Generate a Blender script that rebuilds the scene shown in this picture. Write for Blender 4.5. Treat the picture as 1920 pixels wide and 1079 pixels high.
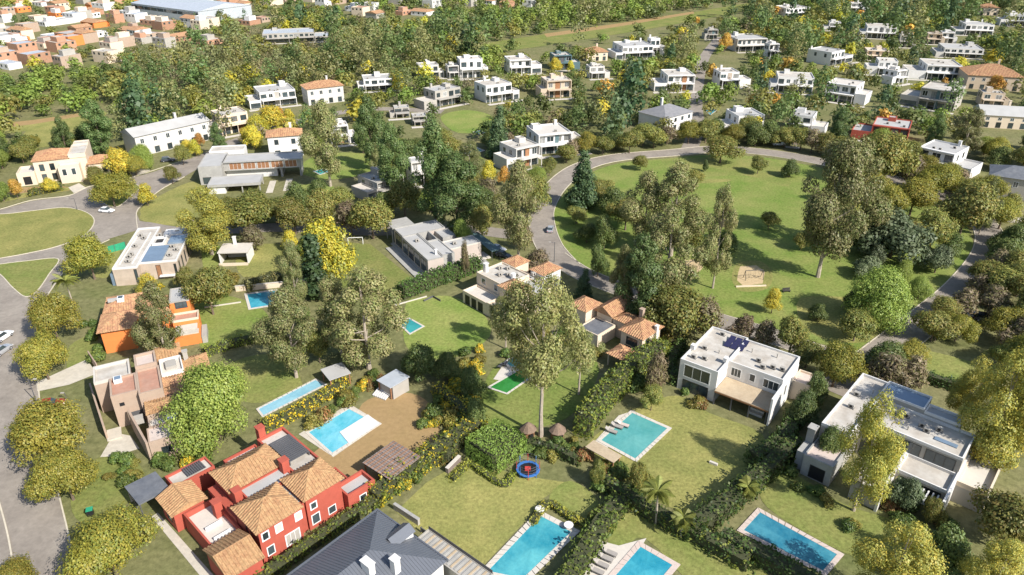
import bpy, math, random
import numpy as np
from mathutils import Vector, Matrix
rad = math.radians
S = bpy.context.scene
C = S.collection
for o in list(bpy.data.objects):
    bpy.data.objects.remove(o)

# ------------------------------------------------------------ camera, sky, sun, exposure
H, PITCH, FOV = 80.0, 28.0, 70.0            # drone height (m), tilt below the horizon, horizontal view
cam = bpy.data.cameras.new('drone_camera')
cam.sensor_width = 36.0
cam.lens = 18.0 / math.tan(rad(FOV / 2))
cam.clip_start, cam.clip_end = 1.0, 5000.0
cam_o = bpy.data.objects.new('drone_camera', cam)
C.objects.link(cam_o)
cam_o.location = (0, 0, H)
cam_o.rotation_euler = (rad(90 - PITCH), 0, 0)
S.camera = cam_o

SUN_AZ, SUN_EL = -41.0, 39.0                # azimuth counter-clockwise from +x
W = bpy.data.worlds.new('World')
S.world = W
W.use_nodes = True
wn = W.node_tree
sky = wn.nodes.new('ShaderNodeTexSky')
sky.sky_type = 'NISHITA'
sky.sun_disc = False
sky.sun_elevation = rad(SUN_EL)
sky.sun_rotation = rad(90 - SUN_AZ)
sky.air_density, sky.dust_density = 1.0, 1.0
bg = wn.nodes['Background']
bg.inputs[1].default_value = 0.11
wn.links.new(sky.outputs[0], bg.inputs[0])
sl = bpy.data.lights.new('sun', 'SUN')
sl.energy, sl.angle, sl.color = 4.6, rad(0.5), (1.0, 0.96, 0.9)
sun = bpy.data.objects.new('sun', sl)
C.objects.link(sun)
sv = Vector((math.cos(rad(SUN_EL)) * math.cos(rad(SUN_AZ)), math.cos(rad(SUN_EL)) * math.sin(rad(SUN_AZ)), math.sin(rad(SUN_EL))))
sun.rotation_euler = sv.to_track_quat('Z', 'Y').to_euler()
S.view_settings.view_transform = 'Standard'
S.view_settings.look = 'None'
S.view_settings.exposure = 0.6
S.view_settings.gamma = 1.0
S.view_settings.use_curve_mapping = False

# ------------------------------------------------------------ survey: photo point -> place on the ground
FPX = 960 / math.tan(rad(FOV / 2))
cT, sT = math.cos(rad(PITCH)), math.sin(rad(PITCH))


def G(px, py, z=0.0):
    x, y = (px - 960) / FPX, -(py - 539.5) / FPX
    dy, dz = cT + y * sT, -sT + y * cT
    k = (H - z) / -dz
    return (x * k, dy * k)


def proj(x, y, z=0.0):
    zc = y * cT - (z - H) * sT
    yc = y * sT + (z - H) * cT
    return (960 + FPX * x / zc, 539.5 - FPX * yc / zc)


def ppm(x, y, z=0.0):
    return FPX / (y * cT - (z - H) * sT)


def height_at(bx, by, top):
    lo, hi = 0.0, 70.0
    for _ in range(40):
        m = (lo + hi) / 2
        if proj(bx, by, m)[1] > top:
            lo = m
        else:
            hi = m
    return lo


# ------------------------------------------------------------ materials
MATS = {}


def mat(name, col, rough=0.8, var=0.12, scale=1.5, spec=0.3, metal=0.0, rnd=0.0, col2=None, scale2=0.12, amt2=0.5, bump=0.0, bscale=8.0, sharp=0.2):
    if name in MATS:
        return MATS[name]
    m = bpy.data.materials.new(name)
    m.use_nodes = True
    nt = m.node_tree
    N, L = nt.nodes, nt.links
    b = N['Principled BSDF']
    b.inputs['Roughness'].default_value = rough
    b.inputs['Metallic'].default_value = metal
    b.inputs['Specular IOR Level'].default_value = spec
    tc = N.new('ShaderNodeTexCoord')
    n1 = N.new('ShaderNodeTexNoise')
    n1.inputs['Scale'].default_value = scale
    n1.inputs['Detail'].default_value = 5
    n1.inputs['Roughness'].default_value = 0.7
    L.new(tc.outputs['Object'], n1.inputs['Vector'])
    r1 = N.new('ShaderNodeMapRange')
    r1.inputs[1].default_value, r1.inputs[2].default_value = 0.3, 0.7
    r1.inputs[3].default_value, r1.inputs[4].default_value = 1 - var, 1 + var
    L.new(n1.outputs[0], r1.inputs[0])
    base = N.new('ShaderNodeRGB')
    base.outputs[0].default_value = (*col, 1)
    cur = base.outputs[0]
    if col2:
        n2 = N.new('ShaderNodeTexNoise')
        n2.inputs['Scale'].default_value = scale2
        n2.inputs['Detail'].default_value = 6
        n2.inputs['Roughness'].default_value = 0.65
        L.new(tc.outputs['Object'], n2.inputs['Vector'])
        r2 = N.new('ShaderNodeMapRange')
        r2.inputs[1].default_value, r2.inputs[2].default_value = 0.5 - sharp, 0.5 + sharp
        r2.inputs[3].default_value, r2.inputs[4].default_value = 0, amt2
        L.new(n2.outputs[0], r2.inputs[0])
        mx = N.new('ShaderNodeMix')
        mx.data_type = 'RGBA'
        L.new(r2.outputs[0], mx.inputs[0])
        L.new(cur, mx.inputs[6])
        mx.inputs[7].default_value = (*col2, 1)
        cur = mx.outputs[2]
    mul = N.new('ShaderNodeVectorMath')
    mul.operation = 'SCALE'
    L.new(cur, mul.inputs[0])
    L.new(r1.outputs[0], mul.inputs['Scale'])
    cur = mul.outputs[0]
    if rnd:
        oi = N.new('ShaderNodeObjectInfo')
        rr = N.new('ShaderNodeMapRange')
        rr.inputs[3].default_value, rr.inputs[4].default_value = 1 - rnd, 1 + rnd
        L.new(oi.outputs['Random'], rr.inputs[0])
        m2 = N.new('ShaderNodeVectorMath')
        m2.operation = 'SCALE'
        L.new(cur, m2.inputs[0])
        L.new(rr.outputs[0], m2.inputs['Scale'])
        cur = m2.outputs[0]
    L.new(cur, b.inputs['Base Color'])
    if bump:
        n3 = N.new('ShaderNodeTexNoise')
        n3.inputs['Scale'].default_value = bscale
        n3.inputs['Detail'].default_value = 3
        L.new(tc.outputs['Object'], n3.inputs['Vector'])
        bp = N.new('ShaderNodeBump')
        bp.inputs['Strength'].default_value = bump
        bp.inputs['Distance'].default_value = 0.2
        L.new(n3.outputs[0], bp.inputs['Height'])
        L.new(bp.outputs[0], b.inputs['Normal'])
    MATS[name] = m
    return m


def leaf_mat():
    m = bpy.data.materials.new('leaves')
    m.use_nodes = True
    N, L = m.node_tree.nodes, m.node_tree.links
    N.remove(N['Principled BSDF'])
    out = N['Material Output']
    at = N.new('ShaderNodeAttribute')
    at.attribute_name = 'leaf'
    oi = N.new('ShaderNodeObjectInfo')
    hs = N.new('ShaderNodeHueSaturation')
    hs.inputs['Saturation'].default_value = 0.97
    L.new(at.outputs['Color'], hs.inputs['Color'])
    a = N.new('ShaderNodeMapRange')
    a.inputs[3].default_value, a.inputs[4].default_value = 0.489, 0.513
    L.new(oi.outputs['Random'], a.inputs[0])
    L.new(a.outputs[0], hs.inputs['Hue'])
    mlt = N.new('ShaderNodeMath')
    mlt.operation = 'MULTIPLY'
    mlt.inputs[1].default_value = 7.31
    L.new(oi.outputs['Random'], mlt.inputs[0])
    fr = N.new('ShaderNodeMath')
    fr.operation = 'FRACT'
    L.new(mlt.outputs[0], fr.inputs[0])
    v = N.new('ShaderNodeMapRange')
    v.inputs[3].default_value, v.inputs[4].default_value = 0.92, 1.42
    L.new(fr.outputs[0], v.inputs[0])
    L.new(v.outputs[0], hs.inputs['Value'])
    d = N.new('ShaderNodeBsdfDiffuse')
    t = N.new('ShaderNodeBsdfTranslucent')
    g = N.new('ShaderNodeBsdfGlossy')
    g.inputs['Roughness'].default_value = 0.5
    g.inputs['Color'].default_value = (0.6, 0.6, 0.6, 1)
    L.new(hs.outputs[0], d.inputs['Color'])
    L.new(hs.outputs[0], t.inputs['Color'])
    m1 = N.new('ShaderNodeMixShader')
    m1.inputs[0].default_value = 0.3
    L.new(d.outputs[0], m1.inputs[1])
    L.new(t.outputs[0], m1.inputs[2])
    m2 = N.new('ShaderNodeMixShader')
    m2.inputs[0].default_value = 0.035
    L.new(m1.outputs[0], m2.inputs[1])
    L.new(g.outputs[0], m2.inputs[2])
    L.new(m2.outputs[0], out.inputs['Surface'])
    return m


LEAF = leaf_mat()
BARK = mat('bark', (0.16, 0.12, 0.085), 0.95, 0.3, 3)
PALEBARK = mat('pale_bark', (0.42, 0.36, 0.29), 0.9, 0.25, 1.2, col2=(0.2, 0.15, 0.1), scale2=0.8)
GRASS = mat('grass', (0.155, 0.195, 0.048), 0.95, 0.33, 1.6, 0.1, rnd=0.10, col2=(0.265, 0.245, 0.085), scale2=0.11, amt2=0.85, sharp=0.16, bump=0.25, bscale=5)
LUSH = mat('lush_grass', (0.145, 0.21, 0.042), 0.95, 0.33, 1.6, 0.1, rnd=0.12, col2=(0.25, 0.255, 0.08), scale2=0.09, amt2=0.85, sharp=0.15, bump=0.2, bscale=5)
DRY = mat('dry_grass', (0.295, 0.27, 0.09), 0.95, 0.33, 1.8, 0.1, rnd=0.08, col2=(0.175, 0.19, 0.055), scale2=0.14, amt2=0.85, sharp=0.15, bump=0.25, bscale=5)
GROUND = mat('ground', (0.13, 0.145, 0.05), 0.97, 0.3, 0.8, 0.1, col2=(0.24, 0.205, 0.11), scale2=0.05, amt2=0.8, bump=0.3, bscale=3)
EARTH = mat('earth', (0.35, 0.235, 0.115), 0.97, 0.12, 1.2, 0.1, col2=(0.28, 0.2, 0.085), scale2=0.2, amt2=0.5, bump=0.1)
SAND = mat('sand', (0.50, 0.38, 0.22), 0.97, 0.15, 1.5, 0.1)
ASPH = mat('asphalt', (0.31, 0.27, 0.225), 0.9, 0.14, 1.1, 0.2, col2=(0.215, 0.185, 0.155), scale2=0.16, amt2=0.8, sharp=0.14)
KERB = mat('kerb', (0.55, 0.49, 0.38), 0.9, 0.15, 1.0)
PAVE = mat('paving', (0.56, 0.51, 0.42), 0.85, 0.12, 1.2, col2=(0.42, 0.37, 0.3), scale2=0.35, amt2=0.6)
COPE = mat('coping', (0.58, 0.535, 0.47), 0.7, 0.08, 1.4, col2=(0.52, 0.46, 0.38), scale2=0.7, amt2=0.4)
PINKCOPE = mat('pink_coping', (0.58, 0.49, 0.43), 0.7, 0.1, 1.4, col2=(0.5, 0.38, 0.32), scale2=0.7, amt2=0.5)
WHITE = mat('white_paint', (0.70, 0.68, 0.65), 0.7, 0.05, 0.9, 0.3, col2=(0.62, 0.59, 0.54), scale2=0.5, amt2=0.5)
CREAM = mat('cream_paint', (0.70, 0.58, 0.44), 0.75, 0.07, 0.8, col2=(0.58, 0.47, 0.35), scale2=0.4, amt2=0.5)
BEIGE = mat('beige_paint', (0.54, 0.44, 0.33), 0.8, 0.08, 0.8, col2=(0.46, 0.36, 0.26), scale2=0.4, amt2=0.5)
GREYW = mat('grey_render', (0.42, 0.39, 0.34), 0.8, 0.1, 0.8, col2=(0.3, 0.28, 0.25), scale2=0.4, amt2=0.6)
CONC = mat('concrete', (0.40, 0.385, 0.35), 0.85, 0.12, 0.9, col2=(0.27, 0.26, 0.24), scale2=0.5, amt2=0.6)
ROOFW = mat('white_membrane', (0.56, 0.53, 0.475), 0.8, 0.1, 0.7, 0.2, col2=(0.36, 0.31, 0.25), scale2=0.32, amt2=0.9, sharp=0.2)
ROOFG = mat('grey_roof', (0.46, 0.45, 0.43), 0.8, 0.1, 0.7, 0.2, col2=(0.33, 0.32, 0.30), scale2=0.35, amt2=0.7)
ROOFD = mat('dark_roof', (0.12, 0.13, 0.15), 0.7, 0.15, 0.8, 0.3, col2=(0.2, 0.2, 0.2), scale2=0.4, amt2=0.5)
REDW = mat('red_render', (0.43, 0.095, 0.062), 0.8, 0.08, 0.9, col2=(0.36, 0.085, 0.055), scale2=0.5, amt2=0.7)
ORANGEW = mat('orange_render', (0.78, 0.24, 0.065), 0.8, 0.06, 0.9, col2=(0.68, 0.2, 0.06), scale2=0.5, amt2=0.6)
PINKW = mat('pinkish_render', (0.405, 0.315, 0.24), 0.85, 0.08, 0.9, col2=(0.4, 0.27, 0.2), scale2=0.4, amt2=0.6)
BRICKW = mat('brick_render', (0.42, 0.215, 0.13), 0.9, 0.15, 1.5, rnd=0.2, col2=(0.40, 0.28, 0.2), scale2=0.5, amt2=0.6)
TAUPE = mat('taupe_render', (0.50, 0.43, 0.375), 0.85, 0.08, 0.8, col2=(0.42, 0.35, 0.3), scale2=0.4, amt2=0.6)
STONEW = mat('stone_cladding', (0.52, 0.43, 0.34), 0.85, 0.2, 1.2, col2=(0.33, 0.25, 0.19), scale2=0.6, amt2=0.6)
TILE = mat('clay_tile', (0.36, 0.185, 0.11), 0.85, 0.3, 2.6, 0.2, col2=(0.50, 0.31, 0.16), scale2=1.1, amt2=0.9, sharp=0.12)
TILEY = mat('weathered_clay_tile', (0.35, 0.195, 0.10), 0.85, 0.3, 2.8, 0.2, col2=(0.44, 0.28, 0.14), scale2=1.3, amt2=0.85, sharp=0.12)
TILER = mat('terracotta_deck', (0.43, 0.215, 0.145), 0.8, 0.12, 1.0, col2=(0.42, 0.27, 0.2), scale2=0.4, amt2=0.8)
METAL = mat('dark_zinc', (0.145, 0.155, 0.175), 0.42, 0.06, 0.6, 0.5, 0.25)
GALV = mat('galvanised', (0.50, 0.53, 0.56), 0.5, 0.1, 0.5, 0.5, 0.2)
GLASS = mat('window_glass', (0.04, 0.055, 0.06), 0.08, 0.2, 0.6, 0.8, rnd=0.6)
CURTAIN = mat('curtained_glass', (0.22, 0.22, 0.21), 0.2, 0.3, 1.5, 0.7, rnd=0.4)
SLATE = mat('slate_roof', (0.20, 0.20, 0.21), 0.7, 0.12, 0.8, 0.3, col2=(0.26, 0.25, 0.24), scale2=0.4, amt2=0.6)
OFFW = mat('off_white_paint', (0.60, 0.575, 0.535), 0.75, 0.06, 0.9, 0.3, col2=(0.5, 0.47, 0.42), scale2=0.45, amt2=0.6)
SKYGLASS = mat('skylight_glass', (0.17, 0.23, 0.30), 0.15, 0.15, 0.3, 0.9)
FRAMEW = mat('white_frame', (0.76, 0.75, 0.72), 0.5, 0.03, 1)
FRAMED = mat('dark_frame', (0.06, 0.055, 0.05), 0.5, 0.1, 1)
WOOD = mat('timber', (0.30, 0.15, 0.075), 0.7, 0.25, 2)
GREYWOOD = mat('grey_timber', (0.235, 0.185, 0.16), 0.8, 0.2, 2, rnd=0.18)
REED = mat('reed_cover', (0.47, 0.38, 0.26), 0.9, 0.12, 2, col2=(0.38, 0.28, 0.18), scale2=0.6, amt2=0.7)
SOLAR = mat('solar_cell', (0.03, 0.03, 0.075), 0.45, 0.15, 2, 0.3)
BLACK = mat('black_plastic', (0.02, 0.02, 0.022), 0.5, 0.2, 2)
DGREY = mat('dark_grey_metal', (0.10, 0.10, 0.105), 0.5, 0.1, 1)
THATCH = mat('thatch', (0.20, 0.14, 0.10), 0.95, 0.3, 3)
SCREEN = mat('green_mesh', (0.03, 0.30, 0.16), 0.8, 0.2, 1)
CARW = mat('car_white', (0.8, 0.8, 0.8), 0.25, 0.02, 1, 0.6)
CARS = mat('car_silver', (0.5, 0.51, 0.53), 0.3, 0.02, 1, 0.6, 0.4)
CARD = mat('car_dark', (0.05, 0.055, 0.065), 0.25, 0.02, 1, 0.6)
CARR = mat('car_red', (0.3, 0.03, 0.03), 0.25, 0.02, 1, 0.6)
BLUE = mat('blue_vinyl', (0.05, 0.16, 0.42), 0.5, 0.05, 1)
REDV = mat('red_vinyl', (0.5, 0.06, 0.05), 0.5, 0.05, 1)
CUSH = mat('grey_cushion', (0.33, 0.30, 0.27), 0.9, 0.1, 2)


def water(name, c1, c2, sc=0.18):
    m = mat(name, c1, 0.04, 0.08, 1.6, 0.5, col2=c2, scale2=sc, amt2=1.0, sharp=0.13, bump=0.14, bscale=2.6)
    return m


W_CYAN = water('water_cyan', (0.07, 0.40, 0.50), (0.22, 0.55, 0.64))
W_PALE = water('water_pale', (0.20, 0.42, 0.52), (0.30, 0.52, 0.58))
W_GREEN = water('water_green', (0.022, 0.17, 0.025), (0.045, 0.24, 0.055))
W_TURQ = water('water_turquoise', (0.075, 0.30, 0.29), (0.13, 0.37, 0.345))
W_AQUA = water('water_aqua', (0.02, 0.23, 0.31), (0.12, 0.44, 0.47), 0.12)
W_DEEP = water('water_deep_blue', (0.015, 0.145, 0.225), (0.07, 0.27, 0.34), 0.25)
DTEAL = mat('dark_teal_panel', (0.10, 0.16, 0.17), 0.5, 0.1, 1)
W_BLUE = water('water_blue', (0.02, 0.24, 0.34), (0.07, 0.37, 0.44))
W_TEAL = water('water_teal', (0.03, 0.24, 0.24), (0.05, 0.32, 0.3))


# ------------------------------------------------------------ mesh helpers
class MB:
    def __init__(s):
        s.v, s.f = [], []

    def poly(s, pts):
        n = len(s.v)
        s.v += [tuple(p) for p in pts]
        s.f.append(tuple(range(n, n + len(pts))))
        return s

    def prism(s, pts, z0, z1):
        n, k = len(s.v), len(pts)
        a = sum(pts[i][0] * pts[(i + 1) % k][1] - pts[(i + 1) % k][0] * pts[i][1] for i in range(k))
        if a < 0:
            pts = pts[::-1]
        s.v += [(p[0], p[1], z0) for p in pts] + [(p[0], p[1], z1) for p in pts]
        s.f.append(tuple(range(n + k - 1, n - 1, -1)))
        s.f.append(tuple(range(n + k, n + 2 * k)))
        for i in range(k):
            j = (i + 1) % k
            s.f.append((n + i, n + j, n + k + j, n + k + i))
        return s

    def box(s, x0, x1, y0, y1, z0, z1):
        return s.prism([(x0, y0), (x1, y0), (x1, y1), (x0, y1)], z0, z1)

    def ring(s, x0, x1, y0, y1, z0, z1, t):
        s.box(x0, x1, y0, y0 + t, z0, z1)
        s.box(x0, x1, y1 - t, y1, z0, z1)
        s.box(x0, x0 + t, y0 + t, y1 - t, z0, z1)
        s.box(x1 - t, x1, y0 + t, y1 - t, z0, z1)
        return s

    def tube(s, p0, p1, r0, r1=None, n=6):
        r1 = r0 if r1 is None else r1
        p0, p1 = Vector(p0), Vector(p1)
        q = (p1 - p0).to_track_quat('Z', 'Y')
        b = len(s.v)
        for p, r in ((p0, r0), (p1, r1)):
            for i in range(n):
                a = 2 * math.pi * i / n
                s.v.append(tuple(p + q @ Vector((r * math.cos(a), r * math.sin(a), 0))))
        for i in range(n):
            j = (i + 1) % n
            s.f.append((b + i, b + j, b + n + j, b + n + i))
        s.f.append(tuple(range(b + n, b + 2 * n)))
        s.f.append(tuple(range(b + n - 1, b - 1, -1)))
        return s

    def mesh(s, name, m=None):
        me = bpy.data.meshes.new(name)
        me.from_pydata(s.v, [], s.f)
        if m:
            me.materials.append(m)
        me.update()
        return me

    def build(s, name, m, parent=None, loc=None):
        o = bpy.data.objects.new(name, s.mesh(name, m))
        C.objects.link(o)
        o.parent = parent
        if loc:
            o.location = loc
        return o


def link(name, me, parent=None, loc=(0, 0, 0), rz=0.0, sc=None):
    o = bpy.data.objects.new(name, me)
    C.objects.link(o)
    o.parent = parent
    o.location = loc
    if rz:
        o.rotation_euler = (0, 0, rz)
    if sc:
        o.scale = sc
    return o


def empty(name, loc, rz=0.0, sc=None):
    return link(name, None, None, loc, rz, sc)


USED = {}


def tag(o, label, cat, group=None, kind=None):
    if label:
        o['label'] = label
        USED[label] = o
    if cat:
        o['category'] = cat
    if group:
        o['group'] = group
    if kind:
        o['kind'] = kind
    return o


LAND = []        # (short phrase, x, y): things others can be described by
VIS = []         # photo rectangles (x0, y0, x1, y1, distance) of houses that must stay visible
FOOT = []        # footprints (cx, cy, radius)
# ------------------------------------------------------------ ground, roads, lawns
PZ = [0.004]


def patch(name, pts, m, zz=None, world=False, label=None, kind='structure'):
    PZ[0] += 0.0015
    z = zz if zz is not None else PZ[0]
    P = pts if world else [G(*p) for p in pts]
    mb = MB()
    mb.poly([(p[0], p[1], z) for p in P])
    o = mb.build(name, m)
    o['kind'] = kind
    if label:
        o['label'] = label
    return o


def smooth(P, n=6, closed=False):
    out = []
    k = len(P)
    for i in range(k if closed else k - 1):
        if closed:
            a, b, c, d = P[(i - 1) % k], P[i], P[(i + 1) % k], P[(i + 2) % k]
        else:
            a, b, c, d = P[max(i - 1, 0)], P[i], P[i + 1], P[min(i + 2, k - 1)]
        for j in range(n):
            t = j / n
            out.append(tuple(0.5 * ((2 * b[q]) + (-a[q] + c[q]) * t + (2 * a[q] - 5 * b[q] + 4 * c[q] - d[q]) * t * t + (-a[q] + 3 * b[q] - 3 * c[q] + d[q]) * t ** 3) for q in (0, 1)))
    if not closed:
        out.append(tuple(P[-1]))
    return out


def offset(P, d):
    out = []
    for i, p in enumerate(P):
        a, b = P[max(i - 1, 0)], P[min(i + 1, len(P) - 1)]
        t = Vector((b[0] - a[0], b[1] - a[1]))
        t = t.normalized() if t.length > 1e-6 else Vector((1, 0))
        out.append((p[0] - t.y * d, p[1] + t.x * d))
    return out


def ribbon(name, P, w, m, z):
    A, B = offset(P, w / 2), offset(P, -w / 2)
    mb = MB()
    for p in A:
        mb.v.append((p[0], p[1], z))
    for p in B:
        mb.v.append((p[0], p[1], z))
    n = len(A)
    for i in range(n - 1):
        mb.f.append((n + i, n + i + 1, i + 1, i))
    o = mb.build(name, m)
    o['kind'] = 'structure'
    return o


def kerb_line(P, w=0.22, h=0.13, closed=False):
    if closed:
        P = P + [P[0]]
    A, B = offset(P, w / 2), offset(P, -w / 2)
    mb = MB()
    n = len(P)
    for Q in (A, B):
        for z in (0.0, h):
            mb.v += [(p[0], p[1], z) for p in Q]
    for i in range(n - 1):
        mb.f.append((n + i, 3 * n + i, 3 * n + i + 1, n + i + 1))
        mb.f.append((i, n + i, n + i + 1, i + 1))
        mb.f.append((2 * n + i, 2 * n + i + 1, 3 * n + i + 1, 3 * n + i))
    o = mb.build('kerb', KERB)
    o['kind'] = 'structure'
    return o


ROADP = []       # sample points on roads (x, y, half width) that nothing grows on


def road(px, w, kerbs=True, z=0.05):
    P = smooth([G(*p) for p in px], 8)
    ribbon('road', P, w, ASPH, z)
    if kerbs:
        kerb_line(offset(P, w / 2 + 0.1))
        kerb_line(offset(P, -w / 2 - 0.1))
    ROADP.extend((p[0], p[1], w / 2) for p in P)


CLEAR = []       # open polygons (world) that nothing is scattered on


def lawn(px, m=GRASS, name='lawn', sm=True, clear=True):
    P = [G(*p) for p in px]
    if sm:
        P = smooth(P, 4, True)
    if clear:
        CLEAR.append(P)
    return patch(name, P, m, world=True)


mb = MB()
mb.poly([(-3000, -300, 0), (3000, -300, 0), (3000, 4000, 0), (-3000, 4000, 0)])
g = mb.build('ground', GROUND)
g['kind'] = 'structure'

# asphalt on the left: the street, its junction and the road that leaves to the upper right
AL = [(-80, 1200), (158, 1200), (132, 1010), (100, 890), (74, 760), (64, 640), (84, 560), (126, 500), (160, 470), (205, 448), (258, 432), (330, 446), (420, 436), (420, 423), (330, 426), (262, 415), (256, 400), (266, 385), (300, 356), (345, 332), (385, 309), (440, 275), (430, 262), (395, 283), (345, 302), (290, 322), (240, 336), (165, 352), (130, 368), (60, 377), (0, 394), (-80, 408)]
patch('road', AL, ASPH, 0.03)
CLEAR.append([G(*p) for p in AL])
ROADP.append((*G(200, 410), 5))


def island(px, m=DRY):
    P = smooth([G(*p) for p in px], 5, True)
    patch('verge', P, m, 0.06, world=True)
    kerb_line(P, closed=True)
    CLEAR.append(P)


island([(-60, 396), (0, 402), (60, 396), (120, 390), (160, 398), (177, 415), (160, 440), (110, 462), (50, 476), (0, 485), (-60, 495)])
island([(-30, 500), (0, 496), (50, 490), (109, 486), (92, 515), (70, 546), (48, 557), (24, 540), (0, 515)], GRASS)
island([(182, 352), (170, 364), (190, 378), (206, 388), (225, 386), (246, 368), (262, 352), (240, 344)], GRASS)
for px in ([(135, 1040), (128, 1000), (104, 900), (78, 780), (66, 650)], [(258, 430), (256, 400), (268, 384), (302, 356), (346, 332)], [(30, 1090), (14, 1000), (-5, 930)], [(-60, 406), (0, 393), (60, 376), (130, 367), (165, 351), (240, 335), (345, 301)], [(84, 562), (126, 502), (160, 472), (205, 450)]):
    kerb_line(smooth([G(*p) for p in px], 5))
lawn([(264, 402), (270, 386), (330, 352), (372, 342), (400, 380), (410, 420), (330, 424), (268, 414)], DRY)
lawn([(-60, 388), (0, 374), (60, 366), (128, 358), (120, 350), (40, 352), (-60, 362)], EARTH, 'verge')
lawn([(-60, 378), (20, 366), (120, 352), (125, 358), (60, 368), (-60, 392)], DRY, 'verge')
patch('driveway', [(128, 352), (148, 344), (170, 358), (138, 362)], PAVE)
patch('driveway', [(240, 322), (275, 312), (282, 320), (250, 333)], PAVE)

# the ring road round the park and the middle road
RING1 = [(1062, 500), (1030, 462), (1016, 420), (1018, 388), (1042, 350), (1085, 316), (1150, 297), (1260, 287), (1350, 280), (1450, 288), (1560, 308), (1650, 330), (1740, 355), (1810, 388), (1852, 432), (1852, 478), (1805, 540), (1735, 600), (1665, 655), (1610, 700), (1570, 740)]
RING2 = [(1040, 480), (1085, 510), (1140, 534), (1230, 566), (1340, 600), (1450, 632), (1540, 664), (1630, 690)]
road(RING1, 7.0)
road(RING2, 6.0, True, 0.045)
road([(262, 424), (340, 436), (430, 431), (540, 427), (700, 434), (860, 430), (960, 440), (1024, 442)], 6.0, False, 0.04)
road([(1290, 286), (1306, 240), (1305, 180), (1320, 110), (1350, 70)], 6.0, False, 0.035)
road([(1850, 440), (1900, 452), (1990, 470)], 6.0, False, 0.042)
road([(415, 275), (480, 252), (560, 228), (690, 205), (830, 210)], 6.0, False, 0.038)
PARK = [(1034, 410), (1052, 372), (1095, 331), (1160, 307), (1260, 297), (1350, 290), (1450, 298), (1560, 320), (1650, 343), (1730, 366), (1792, 397), (1820, 440), (1820, 475), (1778, 540), (1700, 612), (1640, 655), (1560, 650), (1450, 617), (1340, 584), (1230, 553), (1120, 516), (1062, 480), (1038, 445)]
lawn(PARK, LUSH, 'park_lawn')
lawn([(1240, 300), (1360, 296), (1460, 306), (1480, 350), (1400, 330), (1300, 330)], GRASS, 'worn_grass')
lawn([(1500, 560), (1620, 560), (1700, 570), (1630, 640), (1520, 625)], DRY, 'worn_grass')
lawn([(1286, 340), (1360, 336), (1364, 341), (1290, 345)], DRY, 'worn_grass')
lawn([(1372, 520), (1385, 494), (1425, 490), (1448, 512), (1438, 542), (1388, 546)], DRY, 'worn_grass')
lawn([(1276, 494), (1300, 487), (1318, 497), (1310, 510), (1288, 512)], SAND, 'sand_patch')
lawn([(1384, 512), (1388, 500), (1418, 498), (1434, 510), (1430, 532), (1394, 537), (1382, 526)], SAND, 'sand_patch', sm=False)
# gardens
lawn([(762, 568), (800, 558), (850, 557), (905, 588), (918, 632), (850, 672), (790, 668), (758, 640)], LUSH)
lawn([(420, 690), (500, 664), (580, 690), (606, 704), (560, 730), (488, 756), (430, 740)], GRASS)
lawn([(742, 960), (800, 905), (880, 858), (960, 890), (1062, 905), (1018, 936), (990, 972), (902, 1066), (830, 1030), (790, 1000)], DRY, sm=False)
lawn([(1030, 930), (1070, 902), (1122, 940), (1094, 980), (1050, 960)], GRASS)
lawn([(1095, 850), (1150, 790), (1195, 765), (1270, 742), (1330, 775), (1430, 815), (1405, 870), (1300, 960), (1170, 905)], DRY)
lawn([(1425, 930), (1450, 880), (1500, 895), (1580, 945), (1700, 985), (1740, 1030), (1680, 1060), (1590, 1040), (1470, 975)], GRASS)
lawn([(1140, 1010), (1180, 960), (1260, 985), (1330, 1010), (1440, 1079), (1330, 1120), (1210, 1010), (1160, 1040)], GRASS)
lawn([(636, 475), (650, 455), (694, 458), (780, 528), (735, 560), (640, 540)], GRASS, sm=False)
lawn([(370, 566), (430, 556), (492, 580), (505, 615), (455, 636), (385, 660), (368, 610)], LUSH)
lawn([(450, 466), (536, 460), (545, 500), (456, 520)], DRY)
lawn([(380, 465), (412, 462), (412, 500), (385, 510)], LUSH)
lawn([(905, 790), (925, 690), (1010, 668), (1120, 680), (1090, 760), (1020, 800)], LUSH)
lawn([(165, 510), (190, 475), (225, 470), (205, 520)], DRY)
lawn([(530, 372), (560, 348), (625, 350), (610, 378), (560, 384)], LUSH)
lawn([(560, 318), (600, 290), (690, 290), (700, 320), (640, 336), (590, 334)], LUSH)
lawn([(826, 220), (870, 207), (918, 216), (926, 240), (860, 250)], LUSH)
lawn([(1715, 655), (1850, 690), (1830, 720), (1700, 690)], GRASS)
lawn([(130, 650), (180, 630), (175, 690), (130, 700)], GRASS)
lawn([(150, 880), (230, 850), (270, 900), (190, 985), (135, 960)], GRASS)
lawn([(855, 300), (890, 290), (910, 305), (880, 330)], LUSH)
lawn([(60, 240), (160, 225), (230, 225), (215, 260), (100, 275), (40, 275)], DRY)
lawn([(560, 700), (600, 690), (700, 700), (760, 760), (690, 820), (620, 800)], GROUND, 'bed', clear=False)
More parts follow.
